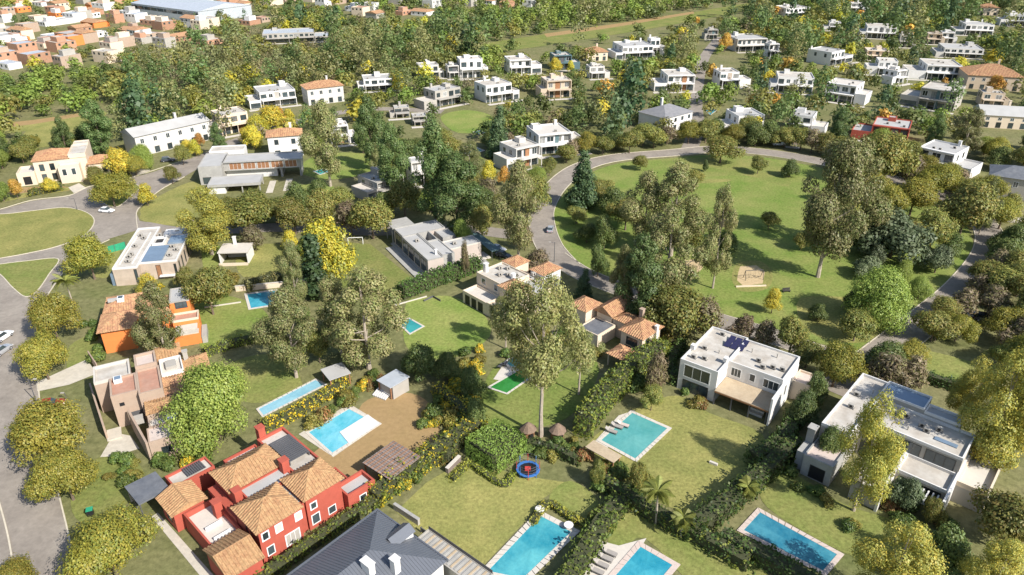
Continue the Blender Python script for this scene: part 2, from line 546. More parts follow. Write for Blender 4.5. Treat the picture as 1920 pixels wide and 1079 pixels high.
# earth court by the red villa, paving, drives
lawn([(560, 880), (655, 795), (690, 750), (770, 738), (815, 770), (822, 825), (770, 850), (700, 905), (640, 900)], EARTH, 'earth_court')
patch('driveway', [(70, 735), (68, 718), (160, 676), (185, 700), (130, 722)], PAVE)
patch('driveway', [(188, 858), (215, 812), (245, 818), (262, 842), (215, 856)], PAVE)
patch('path', [(284, 970), (296, 962), (410, 1090), (388, 1096)], PAVE)
patch('driveway', [(135, 690), (160, 676), (172, 686), (140, 712)], PAVE)
patch('terrace', [(1092, 1079), (1130, 1016), (1160, 1024), (1212, 1010), (1195, 1040), (1150, 1110), (1080, 1110)], COPE)
patch('terrace', [(1100, 845), (1160, 780), (1190, 770), (1180, 800), (1130, 850)], COPE)
patch('terrace', [(560, 815), (655, 758), (716, 795), (625, 858)], PAVE)
patch('terrace', [(975, 676), (940, 690), (925, 712), (950, 716), (990, 690)], COPE)
patch('path', [(1870, 402), (1930, 412), (1930, 422), (1866, 414)], PAVE)
patch('path', [(1730, 606), (1800, 625), (1798, 632), (1724, 612)], PAVE)
# railway clearing and fields in the distance
lawn([(-60, 246), (60, 228), (150, 215), (190, 208), (195, 218), (110, 236), (0, 254), (-60, 264)], DRY, 'clearing')
patch('dirt_track', [(-60, 238), (60, 226), (190, 207), (192, 212), (60, 234), (-60, 248)], EARTH)
lawn([(880, 88), (1040, 62), (1250, 32), (1400, 7), (1450, 10), (1300, 40), (1100, 74), (900, 102)], GRASS, 'clearing')
patch('dirt_track', [(1020, 64), (1150, 46), (1300, 22), (1302, 26), (1150, 52), (1025, 70)], EARTH)
# ------------------------------------------------------------ houses
def rib_tiles(polys, pitch=0.3, row=0.42, lift=0.12, seam=False):
    """Ribs of curved tiles (or long seams) over roof planes; first edge of each polygon is its eave."""
    mb = MB()
    for P in polys:
        P = [Vector(p) for p in P]
        u = (P[1] - P[0]).normalized()
        n = (P[1] - P[0]).cross(P[-1] - P[0]).normalized()
        if n.z < 0:
            n = -n
        v = n.cross(u)
        if v.z < 0:
            v = -v
        Q = [((p - P[0]).dot(u), (p - P[0]).dot(v)) for p in P]
        u0, u1 = min(q[0] for q in Q), max(q[0] for q in Q)
        k = max(1, int((u1 - u0) / pitch))
        st = (u1 - u0) / k
        for i in range(k):
            uc = u0 + (i + 0.5) * st
            ys = []
            for a in range(len(Q)):
                (xa, ya), (xb, yb) = Q[a], Q[(a + 1) % len(Q)]
                if (xa - uc) * (xb - uc) < 0:
                    ys.append(ya + (yb - ya) * (uc - xa) / (xb - xa))
            if len(ys) < 2:
                continue
            a, b = min(ys), max(ys)
            if b - a < 0.15:
                continue
            rows = 1 if seam else max(1, int((b - a) / row))
            for r in range(rows):
                va, vb = a + (b - a) * r / rows, a + (b - a) * (r + 1) / rows + (0 if seam else 0.04)
                w = 0.03 if seam else st * 0.36
                la = lift * (1.0 if seam else random.uniform(0.85, 1.35))
                lb = lift if seam else lift * 0.7
                d = random.uniform(-0.02, 0.02) if not seam else 0
                pts = []
                for vv, hh in ((va, la), (vb, lb)):
                    for uu, fz in ((-w, 0.0), (-w * 0.5, 1.0), (w * 0.5, 1.0), (w, 0.0)):
                        p = P[0] + u * (uc + uu + d) + v * vv + n * (0.012 + hh * fz)
                        pts.append(tuple(p))
                c = len(mb.v)
                mb.v += pts
                mb.f += [(c, c + 1, c + 5, c + 4), (c + 1, c + 2, c + 6, c + 5), (c + 2, c + 3, c + 7, c + 6), (c, c + 3, c + 2, c + 1)]
    return mb


class House:
    def __init__(s, name, label, cat, o, ang, group=None, land=None, world=False, z=0.0):
        x, y = o if world else G(o[0], o[1], z)
        s.o = empty(name, (x, y, 0), rad(ang))
        tag(s.o, label, cat, group)
        s.x, s.y, s.a = x, y, rad(ang)
        if land:
            LAND.append((land, x, y, s))
        s.pts = []

    def w(s, x, y):
        return (s.x + x * math.cos(s.a) - y * math.sin(s.a), s.y + x * math.sin(s.a) + y * math.cos(s.a))

    def foot(s, x0, x1, y0, y1, z=6):
        cx, cy = s.w((x0 + x1) / 2, (y0 + y1) / 2)
        FOOT.append((cx, cy, math.hypot(x1 - x0, y1 - y0) / 2 * 0.85))
        s.far = max(getattr(s, 'far', -1e9), cy)
        for x in (x0, x1):
            for y in (y0, y1):
                wx, wy = s.w(x, y)
                s.pts += [proj(wx, wy, 0), proj(wx, wy, z)]

    def done(s):
        xs, ys = [p[0] for p in s.pts], [p[1] for p in s.pts]
        VIS.append((min(xs), min(ys), max(xs), max(ys), max(s.y, s.far), 0.97 if s.o['category'] == 'house' and s.o.get('group') else 0.995))

    def part(s, name, mb, m, label=None, parent=None, kind=None):
        o = mb.build(name, m, parent or s.o)
        if label:
            o['label'] = label
        if kind:
            o['kind'] = kind
        return o

    def walls(s, x0, x1, y0, y1, z0, z1, m, name='wall'):
        if z0 < 0.5:
            s.foot(x0, x1, y0, y1, z1)
        return s.part(name, MB().box(x0, x1, y0, y1, z0, z1), m)

    def flat(s, x0, x1, y0, y1, z0, z1, wm, rm, par=0.35, t=0.22, over=0.0, pm=None):
        s.walls(x0, x1, y0, y1, z0, z1 - par - 0.06, wm)
        s.part('roof', MB().box(x0 + t, x1 - t, y0 + t, y1 - t, z1 - par - 0.058, z1 - par), rm)
        s.part('parapet', MB().ring(x0 - over, x1 + over, y0 - over, y1 + over, z1 - par - 0.058, z1, t + over), pm or wm)

    def slab(s, name, x0, x1, y0, y1, z0, z1, m, label=None):
        return s.part(name, MB().box(x0, x1, y0, y1, z0, z1), m, label)

    def hip(s, x0, x1, y0, y1, z, h, m=TILE, ov=0.45, pitch=0.46, row=0.5, gable=None, tiles=True, under=None):
        x0, x1, y0, y1 = x0 - ov, x1 + ov, y0 - ov, y1 + ov
        w, d = x1 - x0, y1 - y0
        A, B, D, E = (x0, y0, z), (x1, y0, z), (x1, y1, z), (x0, y1, z)
        if gable == 'x':
            p, q = (x0, (y0 + y1) / 2, z + h), (x1, (y0 + y1) / 2, z + h)
            polys = [[A, B, q, p], [D, E, p, q]]
            ends = [[B, D, q], [E, A, p]]
        elif gable == 'y':
            p, q = ((x0 + x1) / 2, y0, z + h), ((x0 + x1) / 2, y1, z + h)
            polys = [[B, D, q, p], [E, A, p, q]]
            ends = [[A, B, p], [D, E, q]]
        elif w >= d:
            r = d / 2 if w - d > 0.3 else d / 2 - 0.15
            p, q = (x0 + r, (y0 + y1) / 2, z + h), (x1 - r, (y0 + y1) / 2, z + h)
            polys = [[A, B, q, p], [B, D, q], [D, E, p, q], [E, A, p]]
            ends = []
        else:
            r = w / 2
            p, q = ((x0 + x1) / 2, y0 + r, z + h), ((x0 + x1) / 2, y1 - r, z + h)
            polys = [[A, B, p], [B, D, q, p], [D, E, q], [E, A, p, q]]
            ends = []
        mb = MB()
        for P in polys + ends:
            mb.poly(P)
        mb.poly([E, D, B, A])
        rf = s.part('roof', mb, under or m)
        if tiles:
            s.part('roof_tiles', rib_tiles(polys, pitch, row), m, parent=rf, kind='stuff')
            cap = MB()
            for P in polys:
                for i in range(1, len(P)):
                    a, b = P[i], P[(i + 1) % len(P)]
                    if max(a[2], b[2]) > z + 0.1:
                        cap.tube(a, b, 0.12, 0.12, 5)
            s.part('ridge_caps', cap, m, parent=rf)
        return rf, polys

    def window(s, side, at, u0, u1, z0, z1, fm=FRAMEW, gm=GLASS, n=1, t=0.09, name='window', out=0.05):
        fr, gl = MB(), MB()

        def bx(mb, a, b, c, d, o0, o1):
            if side == 'S':
                mb.box(a, b, at - o1, at - o0, c, d)
            elif side == 'N':
                mb.box(a, b, at + o0, at + o1, c, d)
            elif side == 'E':
                mb.box(at + o0, at + o1, a, b, c, d)
            else:
                mb.box(at - o1, at - o0, a, b, c, d)
        bx(fr, u0 - t, u1 + t, z0 - t, z0, 0.002, out)
        bx(fr, u0 - t, u1 + t, z1, z1 + t, 0.002, out)
        bx(fr, u0 - t, u0, z0, z1, 0.002, out)
        bx(fr, u1, u1 + t, z0, z1, 0.002, out)
        for i in range(1, n):
            c = u0 + (u1 - u0) * i / n
            bx(fr, c - 0.035, c + 0.035, z0, z1, 0.022, out * 0.9)
        bx(gl, u0, u1, z0, z1, 0.002, 0.02)
        f = s.part(name, fr, fm)
        s.part('pane', gl, gm, parent=f)
        return f

    def chimney(s, x, y, z0, z1, w=0.9, d=0.7, m=WHITE):
        c = s.part('chimney', MB().box(x - w / 2, x + w / 2, y - d / 2, y + d / 2, z0, z1), m)
        s.part('chimney_cap', MB().box(x - w / 2 - 0.1, x + w / 2 + 0.1, y - d / 2 - 0.1, y + d / 2 + 0.1, z1 + 0.002, z1 + 0.12), m, parent=c)

    def slats(s, x0, x1, y0, y1, z, n, m, along='x', w=0.14, name='pergola_slat', posts=True, pm=None, h=0.06):
        me = None
        for i in range(n):
            t = (i + 0.5) / n
            if along == 'x':
                if me is None:
                    me = MB().box(0, x1 - x0, -w / 2, w / 2, 0, h).mesh(name, m)
                link(name, me, s.o, (x0, y0 + (y1 - y0) * t, z))
            else:
                if me is None:
                    me = MB().box(-w / 2, w / 2, 0, y1 - y0, 0, h).mesh(name, m)
                link(name, me, s.o, (x0 + (x1 - x0) * t, y0, z))

    def ac(s, x, y, z, k=0):
        random.seed(k + int(x * 10))
        a = s.part('roof_unit', MB().box(x - 0.45, x + 0.45, y - 0.3, y + 0.3, z + 0.1, z + 0.75), GREYW)
        s.part('unit_fan', MB().tube((x, y - 0.301, z + 0.42), (x, y - 0.33, z + 0.42), 0.25, 0.25, 8), BLACK, parent=a)
        s.part('unit_base', MB().box(x - 0.5, x + 0.5, y - 0.36, y + 0.36, z + 0.002, z + 0.098), DGREY, parent=a)

    def vent(s, x, y, z, h=0.6):
        s.part('roof_vent', MB().tube((x, y, z), (x, y, z + h), 0.11, 0.11, 6).tube((x, y, z + h), (x, y, z + h + 0.15), 0.2, 0.16, 6), GREYW)


# the red villa
h = House('red_villa', 'red rendered villa with many tiled hip roofs beside the curving street', 'house', (483, 998), 46, None, 'the red villa', z=6)
for (x0, x1, y0, y1) in ((0, 6.2, 0, 6.2), (7.6, 13.4, 0.7, 6.3)):
    h.walls(x0, x1, y0, y1, 0, 6, REDW)
    h.hip(x0, x1, y0, y1, 6, 1.9, TILEY)
h.walls(1.2, 9.4, 9.7, 15, 0, 6, REDW)
h.hip(1.2, 9.4, 9.7, 15, 6, 1.7, TILEY)
h.walls(-5.7, -1.3, 14, 18.4, 0, 3.5, REDW)
h.hip(-5.7, -1.3, 14, 18.4, 3.5, 1.0, TILEY, gable='y')
h.walls(-5.5, -1.0, -2.2, 4.4, 0, 3.7, REDW)
h.hip(-5.5, -1.0, -2.2, 4.4, 3.7, 1.5, TILEY, gable='x', ov=0.25)
h.flat(2.2, 9.3, 6.35, 9.55, 0, 5.7, REDW, ROOFG, 0.25)
h.flat(6.35, 7.5, 1.0, 6.3, 0, 5.6, REDW, ROOFG, 0.2)
h.flat(9.6, 14.1, 6.5, 17.8, 0, 5.6, REDW, ROOFW, 0.5, 0.3)
h.slats(10.2, 13.7, 9.2, 15.2, 5.75, 14, DGREY, 'x', 0.3)
h.slab('pergola_frame', 10.25, 10.4, 9.2, 15.2, 5.12, 5.74, DGREY)
h.slab('pergola_frame', 13.5, 13.65, 9.2, 15.2, 5.12, 5.74, DGREY)
h.flat(-3.3, 3.0, 19.2, 22.4, 0, 3.6, REDW, ROOFW, 0.4, 0.25)
h.slats(-0.9, 2.0, 19.7, 22.0, 3.65, 9, DGREY, 'y', 0.2)
h.walls(-8, -3.8, 24.9, 25.1, 0, 2.8, GREYW, 'carport_wall')
h.slab('carport_roof', -8.2, -3.6, 20, 25.2, 2.802, 3.05, ROOFD)
for x, y in ((-8, 20.2), (-3.8, 20.2), (-8, 22.6)):
    h.part('carport_post', MB().box(x - .08, x + .08, y - .08, y + .08, 0, 2.8), DGREY)
h.walls(-4.6, -0.2, 5.0, 13.4, 0, 2.3, REDW, 'terrace_base')
h.part('terrace_floor', MB().box(-4.3, -0.3, 5.3, 13.1, 2.302, 2.36), COPE)
h.part('parapet', MB().ring(-4.6, -0.2, 5.0, 13.4, 2.362, 3.2, 0.28), REDW)
h.part('terrace_screen', MB().box(-3.6, -1.2, 6.3, 6.4, 2.362, 3.0).box(-3.6, -1.2, 8.8, 8.9, 2.362, 3.0), FRAMEW)
h.walls(-0.15, 1.15, 6.3, 14.8, 0, 4.0, REDW, 'link_wall')
h.flat(13.5, 18.3, -0.6, 2.6, 0, 3.4, REDW, ROOFG, 0.7, 0.3)
h.flat(13.5, 16.0, 2.7, 6.4, 0, 3.0, REDW, ROOFW, 0.4, 0.25)
h.flat(4.2, 9.5, 15.1, 18.6, 0, 4.3, REDW, ROOFG, 0.4, 0.25)
for x, y, z0, z1 in ((9.0, 8.4, 5.5, 7.6), (1.6, 8.7, 4.0, 6.6), (-0.9, 10.4, 2.4, 5.0), (10.6, 18.2, 0, 7.2)):
    h.chimney(x, y, z0, z1, 1.1, 1.1, REDW)
for u in (0.9, 2.9, 5.9):
    h.window('S', 0, u - 0.4, u + 0.4, 4.0, 5.2, n=1, t=0.18, gm=GLASS if u < 1 else CREAM)
h.window('S', 0.7, 8.3, 9.1, 3.6, 4.6, t=0.18)
h.window('S', 0, 3.6, 5.6, 0.6, 2.5, n=3, t=0.16, gm=GREYW)
h.window('S', 0, 0.8, 1.7, 1.0, 2.4, t=0.14)
h.window('S', 0.7, 8.2, 9.3, 0.8, 2.4, t=0.15)
h.window('S', 0.7, 10.9, 12.0, 0.8, 2.0, t=0.12)
h.window('S', -0.6, 15.5, 16.5, 0.8, 2.0, t=0.14)
h.window('W', 0, 2.5, 3.6, 3.6, 5.0, FRAMED)
h.window('W', -5.7, 15.4, 16.8, 1.0, 2.4, FRAMED)
h.done()

# the white villa
h = House('white_villa', 'white two storey flat roofed villa with a long reed covered pergola', 'house', (1336.7, 694.5), -37, None, 'the white villa', z=6.5)
h.flat(-6.2, 1.0, 0, 14.2, 0, 6.5, WHITE, ROOFW, 0.4)
h.flat(1.02, 10.9, 4.7, 13.8, 0, 6.4, WHITE, ROOFW, 0.4)
h.slab('side_wall', 10.92, 11.25, -0.8, 12.5, 0, 5.6, WHITE)
h.flat(11.3, 14.6, 9.4, 13.7, 0, 3.9, CREAM, PINKCOPE, 0.4)
h.slab('pergola_cover', 1.1, 10.8, -0.7, 4.6, 2.9, 3.02, REED)
h.slab('pergola_beam', 1.1, 10.8, -0.75, -0.6, 2.65, 2.898, WOOD)
for x in (1.2, 4.3, 7.5, 10.6):
    h.part('pergola_post', MB().box(x - .1, x + .1, -0.7, -0.5, 0, 2.648), DGREY)
h.window('S', 4.7, 1.8, 3.5, 3.7, 5.3, n=3)
h.window('S', 4.7, 5.2, 6.1, 3.9, 5.3, n=1)
h.window('S', 4.7, 7.7, 10.3, 3.7, 5.3, n=3)
h.window('S', 4.7, 1.8, 9.8, 0.2, 2.5, FRAMED, n=6)
h.window('S', 0, -5.2, -0.4, 3.2, 5.6, n=3, t=0.14)
h.window('S', 0, -5.2, -0.4, 0.2, 2.4, FRAMED, n=3)
h.window('E', 11.25, 5.5, 6.3, 2.6, 4.8)
h.window('E', 11.25, 8.5, 9.3, 2.6, 4.8)
h.part('parapet_block', MB().box(-6.2, -5.4, 4.0, 4.9, 6.502, 7.4), WHITE)
h.part('parapet_block', MB().box(0.3, 0.98, 3.6, 4.6, 6.502, 7.3), WHITE)
for i in range(3):
    for j in range(2):
        p = MB()
        p.poly([(-1.9 + i * 1.25, 9.2 + j * 1.9, 6.25), (-0.75 + i * 1.25, 9.2 + j * 1.9, 6.25), (-0.75 + i * 1.25, 10.95 + j * 1.9, 6.75), (-1.9 + i * 1.25, 10.95 + j * 1.9, 6.75)])
        h.part('solar_panel', p, SOLAR)
for k, (x, y) in enumerate(((-4.6, 2.2), (-2.8, 2.9), (-4.2, 6.2), (6.6, 6.6), (8.1, 7.6), (5.3, 8.2), (9.7, 7.9), (-3.5, 12.8))):
    h.ac(x, y, 6.1, k)
for x, y in ((3.2, 10.5), (7.5, 11.5), (-1.5, 6.4)):
    h.vent(x, y, 6.1)
h.part('sofa', MB().box(7.2, 9.6, 0.6, 1.4, 0.02, 0.45).box(7.2, 9.6, 1.402, 1.6, 0.02, 0.85), COPE)
h.done()

# the grey villa
h = House('grey_villa', 'pale grey villa with long stained white roof and fin walls by the deep blue pool', 'house', (1807, 859.4), -42, None, 'the pale grey villa', z=7)
h.flat(-18.9, -14.4, -5.6, 12.8, 0, 6.9, GREYW, ROOFW, 0.45, pm=WHITE)
h.flat(-14.38, 0, 0, 7.3, 0, 6.9, GREYW, ROOFW, 0.45, pm=WHITE)
h.flat(-14.38, -7.6, 7.32, 11.6, 0, 8.0, GREYW, SKYGLASS, 0.3, pm=WHITE)
h.flat(-7.55, -2.3, 7.32, 10.0, 0, 7.6, GREYW, ROOFG, 0.4, pm=WHITE)
h.flat(-7.1, -0.1, -5.0, -0.02, 0, 4.0, GREYW, ROOFW, 0.5, pm=WHITE)
h.slab('fin_wall', -7.5, -7.12, -11.6, -0.02, 0, 4.1, WHITE)
h.slab('fin_wall', -0.08, 0.3, -8.0, 7.3, 0, 4.2, WHITE)
h.flat(-18.9, -14.4, -11.0, -5.62, 0, 3.9, CONC, PINKCOPE, 0.3)
h.slab('barbecue_stack', -20.3, -19.0, -10.2, -5.6, 0, 3.4, CONC)
h.chimney(-19.7, -6.4, 3.402, 6.0, 1.2, 1.4, CONC)
h.flat(-11.4, -7.55, -11.2, -5.6, 0, 3.5, GREYW, COPE, 0.4)
h.flat(0.32, 4.5, -1.6, 11.2, 0, 3.9, GREYW, COPE, 0.8, pm=CREAM)
h.window('S', 0, -13.4, -10.4, 4.0, 6.0, FRAMED, n=2)
h.window('S', 0, -9.0, -5.6, 4.0, 6.0, FRAMED, n=3)
h.window('S', 0, -4.8, -0.8, 4.0, 6.0, FRAMED, n=3)
h.window('S', -5.0, -6.4, -0.8, 0.2, 3.0, FRAMED, n=4)
h.window('S', 0, -13.8, -8.0, 0.2, 2.7, FRAMED, n=4)
h.window('S', -5.6, -18.0, -15.2, 4.0, 6.0, FRAMED, n=2)
h.window('S', -11.0, -17.6, -15.4, 0.3, 2.5, FRAMED, BLACK)
h.window('W', -18.9, 1.0, 3.2, 4.0, 5.8, FRAMED)
h.part('skylight', MB().box(-4.6, -1.4, 2.4, 3.3, 6.46, 6.6), SKYGLASS)
for k, (x, y) in enumerate(((-12.5, 5.8), (-11.2, 5.0), (-10.2, 4.6), (-9.5, 5.5), (-12.8, 3.9), (-6.9, 4.5), (-6.0, 3.6), (-13.2, 6.6), (-17, 2), (-17.5, 6), (-4.6, 5.2))):
    h.ac(x, y, 6.46, k)
h.vent(-8.3, 2.2, 6.46)
h.vent(-15.7, 8.4, 6.46)
h.slats(-6.6, -0.6, -8.6, -5.4, 2.9, 9, WHITE, 'y', 0.22)
h.slab('pergola_beam', -7.1, -0.1, -8.7, -8.5, 2.7, 2.898, WHITE)
h.done()

# the orange house
h = House('orange_house', 'bright orange rendered house with weathered clay tile roofs beside the olive street trees', 'house', (184.2, 625), 20, None, 'the orange house', z=5)
h.walls(0.3, 6.0, 0.3, 14.5, 0, 5, ORANGEW)
h.hip(0, 6.4, 0, 7.4, 5, 1.7, TILE, 0.3, 0.46)
h.hip(0.2, 7.2, 8.1, 15.0, 5.02, 1.6, TILE, 0.3, 0.46)
h.part('skylight', MB().box(2.7, 4.0, 10.0, 11.4, 6.0, 6.9), FRAMEW)
h.part('skylight_glass', MB().box(2.9, 3.8, 10.2, 11.2, 6.902, 6.93), GLASS)
h.part('roof_walkway', MB().box(0.8, 2.6, 10.9, 11.6, 5.9, 6.5), ROOFG)
h.walls(6.05, 12.6, 4.5, 13.0, 0, 4.5, ORANGEW)
h.hip(6.05, 12.6, 4.5, 13.0, 4.5, 1.5, TILE, 0.2, 0.46)
h.flat(12.7, 16.6, 6.0, 12.6, 0, 6.2, ORANGEW, ROOFG, 0.2, pm=GREYW)
h.window('S', 6.0, 13.8, 16.0, 4.6, 5.9, FRAMED, n=3)
h.flat(13.0, 18.0, 2.6, 5.95, 0, 3.6, ORANGEW, TILER, 0.4, pm=CREAM)
h.slab('terrace_floor', 13.4, 17.6, 0.4, 2.5, 2.2, 2.4, COPE)
h.walls(13.2, 18.2, -2.0, 2.5, 0, 2.19, ORANGEW)
h.slab('terrace_floor', 13.4, 17.9, -1.6, 0.2, 2.2, 2.35, PAVE)
h.slab('garden_wall', 18.3, 19.3, -2.2, 2.6, 0, 1.7, GREYW)
h.window('E', 6.4, 1.5, 2.6, 2.0, 3.4)
h.window('W', 0.3, 2.0, 3.2, 1.0, 2.4)
h.done()

# the pinkish brown house
h = House('brown_house', 'pinkish brown stepped house with terracotta roof terrace and tall side walls', 'house', (206.7, 744.5), 28, None, 'the pinkish brown house', z=6.5)
h.flat(0, 4.2, 0, 5.9, 0, 6.5, PINKW, TILER, 0.35, 0.3)
h.flat(4.22, 8.0, -1.4, 6.5, 0, 6.5, PINKW, TILER, 0.35, 0.3)
h.flat(-2.4, 3.4, 5.95, 11.5, 0, 6.4, PINKW, ROOFW, 0.5, 0.3, pm=COPE)
h.flat(4.3, 7.8, 6.55, 10.9, 0, 7.2, PINKW, PINKCOPE, 0.5, 0.3)
h.part('skylight', MB().box(0.7, 2.0, 4.2, 5.6, 6.152, 6.9), FRAMEW)
h.part('skylight_glass', MB().box(0.85, 1.85, 4.35, 5.45, 6.902, 6.92), SKYGLASS)
h.walls(7.0, 11.9, 9.9, 15.0, 0, 5.2, PINKW)
h.hip(7.0, 11.9, 9.9, 15.0, 5.2, 0.9, TILEY, 0.2, 0.46)
h.flat(8.1, 11.8, 4.6, 9.85, 0, 5.6, WHITE, COPE, 0.5)
h.part('skylight', MB().box(9.0, 10.8, 6.2, 8.6, 5.102, 5.8), GREYW)
h.walls(12.0, 16.0, 3.4, 9.8, 0, 4.6, PINKW)
h.hip(12.0, 16.0, 3.4, 9.8, 4.6, 0.9, TILEY, 0.2, 0.46)
h.chimney(12.6, 9.0, 4.6, 6.6, 0.8, 0.8, GREYW)
h.walls(8.1, 11.9, -1.2, 4.5, 0, 4.8, PINKW)
h.hip(8.1, 11.9, -1.2, 4.5, 4.8, 0.7, TILE, 0.1, 0.46)
h.walls(4.8, 9.2, -5.4, -1.5, 0, 4.6, PINKW)
h.hip(4.8, 9.2, -5.4, -1.5, 4.6, 0.6, TILEY, 0.1, 0.46)
h.flat(4.8, 9.2, -8.2, -5.45, 0, 4.1, PINKW, COPE, 0.45)
h.part('slatted_canopy', MB().box(7.6, 9.0, -7.6, -6.0, 4.102, 4.2), GALV)
h.flat(4.4, 9.6, -12.2, -8.25, 0, 4.0, PINKW, PINKCOPE, 0.15)
h.part('side_wall', MB().prism([(-3.9, 12.3), (-3.6, 12.3), (-1.8, -2.5), (-2.1, -2.5)], 0, 2.8), PINKW)
h.part('side_wall', MB().prism([(1.9, -1.4), (2.25, -1.4), (4.3, -12), (3.95, -12)], 0, 4.0), PINKW)
h.part('planter', MB().box(2.5, 4.1, -4.4, -3.0, 2.6, 3.6), GREYW)
h.window('S', 0, 1.0, 1.7, 4.2, 4.8, FRAMED, BLACK, t=0.03)
h.part('garage_door', MB().box(2.3, 4.1, -0.04, -0.002, 0, 2.5), DGREY)
h.window('S', -12.2, 6.0, 7.4, 1.2, 2.4, FRAMED)
h.part('front_step', MB().box(-2.0, 0.2, -3.2, -0.1, 0.08, 0.3), PAVE)
h.done()

# the modern white block
h = House('modern_block', 'modern white roofed block with beige stone walls and dark blue roof glazing', 'house', (209.5, 504), 11, None, 'the modern white block', z=4.6)
h.flat(0, 5.4, 0, 24, 0, 4.6, STONEW, ROOFW, 0.35, 0.3, pm=WHITE)
h.flat(5.42, 13.7, 2.0, 17.4, 0, 4.6, STONEW, ROOFW, 0.35, 0.3, pm=WHITE)
h.slab('stair_head', 7.6, 12.0, 17.5, 21.0, 0, 4.9, WHITE)
h.part('roof_glazing', MB().box(5.8, 10.3, 2.6, 11.2, 4.252, 4.7), SKYGLASS, 'dark blue glazed roof panel')
h.part('roof_glazing', MB().box(9.6, 13.4, 12.6, 16.8, 4.252, 4.72), SKYGLASS)
h.part('light_well', MB().ring(6.0, 8.8, 12.0, 16.4, 4.252, 5.0, 0.3), WHITE)
h.part('light_well_dark_fill', MB().box(6.302, 8.498, 12.302, 16.098, 4.252, 4.35), BLACK)  # black sheet painted in for the shade down the open well
for x in (0.8, 3.6):
    h.part('roof_channel', MB().box(x, x + 0.25, 2.5, 21, 4.252, 4.42), WHITE)
for k, (x, y) in enumerate(((2.2, 6.2), (2.4, 7.6), (2.6, 3.6), (2.0, 12.5), (3.0, 17.2), (11.2, 10.4), (12.4, 8.4), (11.5, 5.4), (6.6, 18.2), (10.5, 19.4), (1.8, 19.0))):
    h.ac(x, y, 4.3, k)
h.window('S', 0, 4.6, 5.1, 0.3, 3.9, FRAMED)
h.window('S', 2.0, 8.9, 9.8, 0.3, 3.6, FRAMED, WOOD)
h.window('S', 2.0, 12.9, 13.3, 0.3, 3.6, FRAMED)
for y in (3.2, 6.2, 9.4, 12.6, 15.6):
    h.window('E', 13.7, y, y + 0.8, 0.6, 3.6, FRAMED)
h.part('glass_bay', MB().box(-0.9, -0.02, 0.4, 4.0, 0, 3.0), SKYGLASS)
h.slab('entrance_canopy', 9.4, 12.8, 1.0, 1.95, 0.9, 1.1, WHITE)
h.done()

# the cream tile-towered house
h = House('cream_house', 'cream house with three tiled hip towers and a roof full of pipes', 'house', (961, 553), 43, None, 'the cream tile-towered house', z=6.5)
h.walls(0.9, 5.0, 0, 5.0, 0, 6.4, CREAM)
h.hip(0.9, 5.0, 0, 5.0, 6.4, 1.2, TILE, 0.4, 0.46)
h.flat(2.0, 9.8, 5.05, 14.0, 0, 6.0, CREAM, ROOFW, 0.35, pm=CREAM)
h.flat(5.05, 9.8, -1.6, 5.0, 0, 5.2, CREAM, ROOFG, 0.35)
h.walls(10.2, 14.4, 10.0, 14.0, 0, 6.0, CREAM)
h.hip(10.2, 14.4, 10.0, 14.0, 6.0, 1.2, TILE, 0.3, 0.46)
h.walls(11.8, 17.2, 2.4, 6.6, 0, 6.0, WHITE)
h.hip(11.8, 17.2, 2.4, 6.6, 6.0, 1.3, TILE, 0.3, 0.46)
h.flat(9.85, 11.7, 0, 9.9, 0, 5.0, CREAM, ROOFG, 0.3)
h.flat(-2.4, 1.9, 5.6, 13.7, 0, 3.1, CREAM, COPE, 0.5)
h.flat(-2.4, 0.85, 0.4, 5.55, 0, 3.3, CREAM, ROOFG, 0.7)
for y in (7.0, 9.2, 11.4):
    h.window('W', -2.4, y, y + 1.4, 0.2, 2.3, FRAMED, BLACK)
h.window('W', 2.0, 7.0, 8.0, 3.8, 5.2)
h.window('W', 2.0, 11.0, 12.2, 3.8, 5.2)
h.window('W', 0.9, 1.4, 2.6, 4.2, 5.6)
h.window('S', 0, 2.2, 3.4, 4.0, 5.4)
h.window('S', -1.6, 6.3, 7.4, 1.0, 2.6)
h.window('S', 2.4, 13.2, 14.4, 3.6, 5.0)
h.chimney(4.2, 13.3, 5.6, 7.6, 0.8, 0.8, WHITE)
for k, (x, y) in enumerate(((5.0, 9.6), (6.4, 8.4), (7.6, 7.0), (8.4, 10.6), (7.2, 12.0), (10.6, 4.5))):
    h.ac(x, y, 5.66, k)
h.part('water_tank', MB().tube((6.2, 6.4, 5.66), (6.2, 6.4, 7.0), 0.55, 0.55, 10), WHITE)
h.part('balcony_rail', MB().box(-2.4, 0.8, 0.35, 0.4, 3.302, 4.0), WHITE)
h.done()

# the terracotta house
h = House('terracotta_house', 'beige house with several terracotta hip roofs and a tall outside chimney', 'house', (1198, 640), 46, None, 'the terracotta roofed house', z=5.2)
h.walls(1.2, 7.3, 0, 5.0, 0, 5.2, CREAM)
h.hip(1.0, 7.5, -0.2, 5.0, 5.2, 1.5, TILE, 0.35, 0.46)
h.chimney(5.4, -0.36, 0, 6.4, 0.7, 0.5, WHITE)
h.window('W', 1.2, 1.2, 3.6, 2.6, 4.2, FRAMED, n=2)
h.window('W', 1.2, 1.0, 3.8, 0.4, 2.2, FRAMED, n=2)
h.window('S', 0, 2.4, 3.6, 3.0, 4.4, FRAMED)
h.hip(-4.4, -0.2, -0.4, 4.0, 2.7, 0.9, TILE, 0.2, 0.46)
for x, y in ((-4.2, -0.2), (-4.2, 3.8), (-0.4, -0.2), (-2.3, -0.2)):
    h.part('porch_post', MB().box(x - .12, x + .12, y - .12, y + .12, 0, 2.7), BEIGE)
h.walls(5.0, 11.4, 10.2, 14.0, 0, 4.6, CREAM)
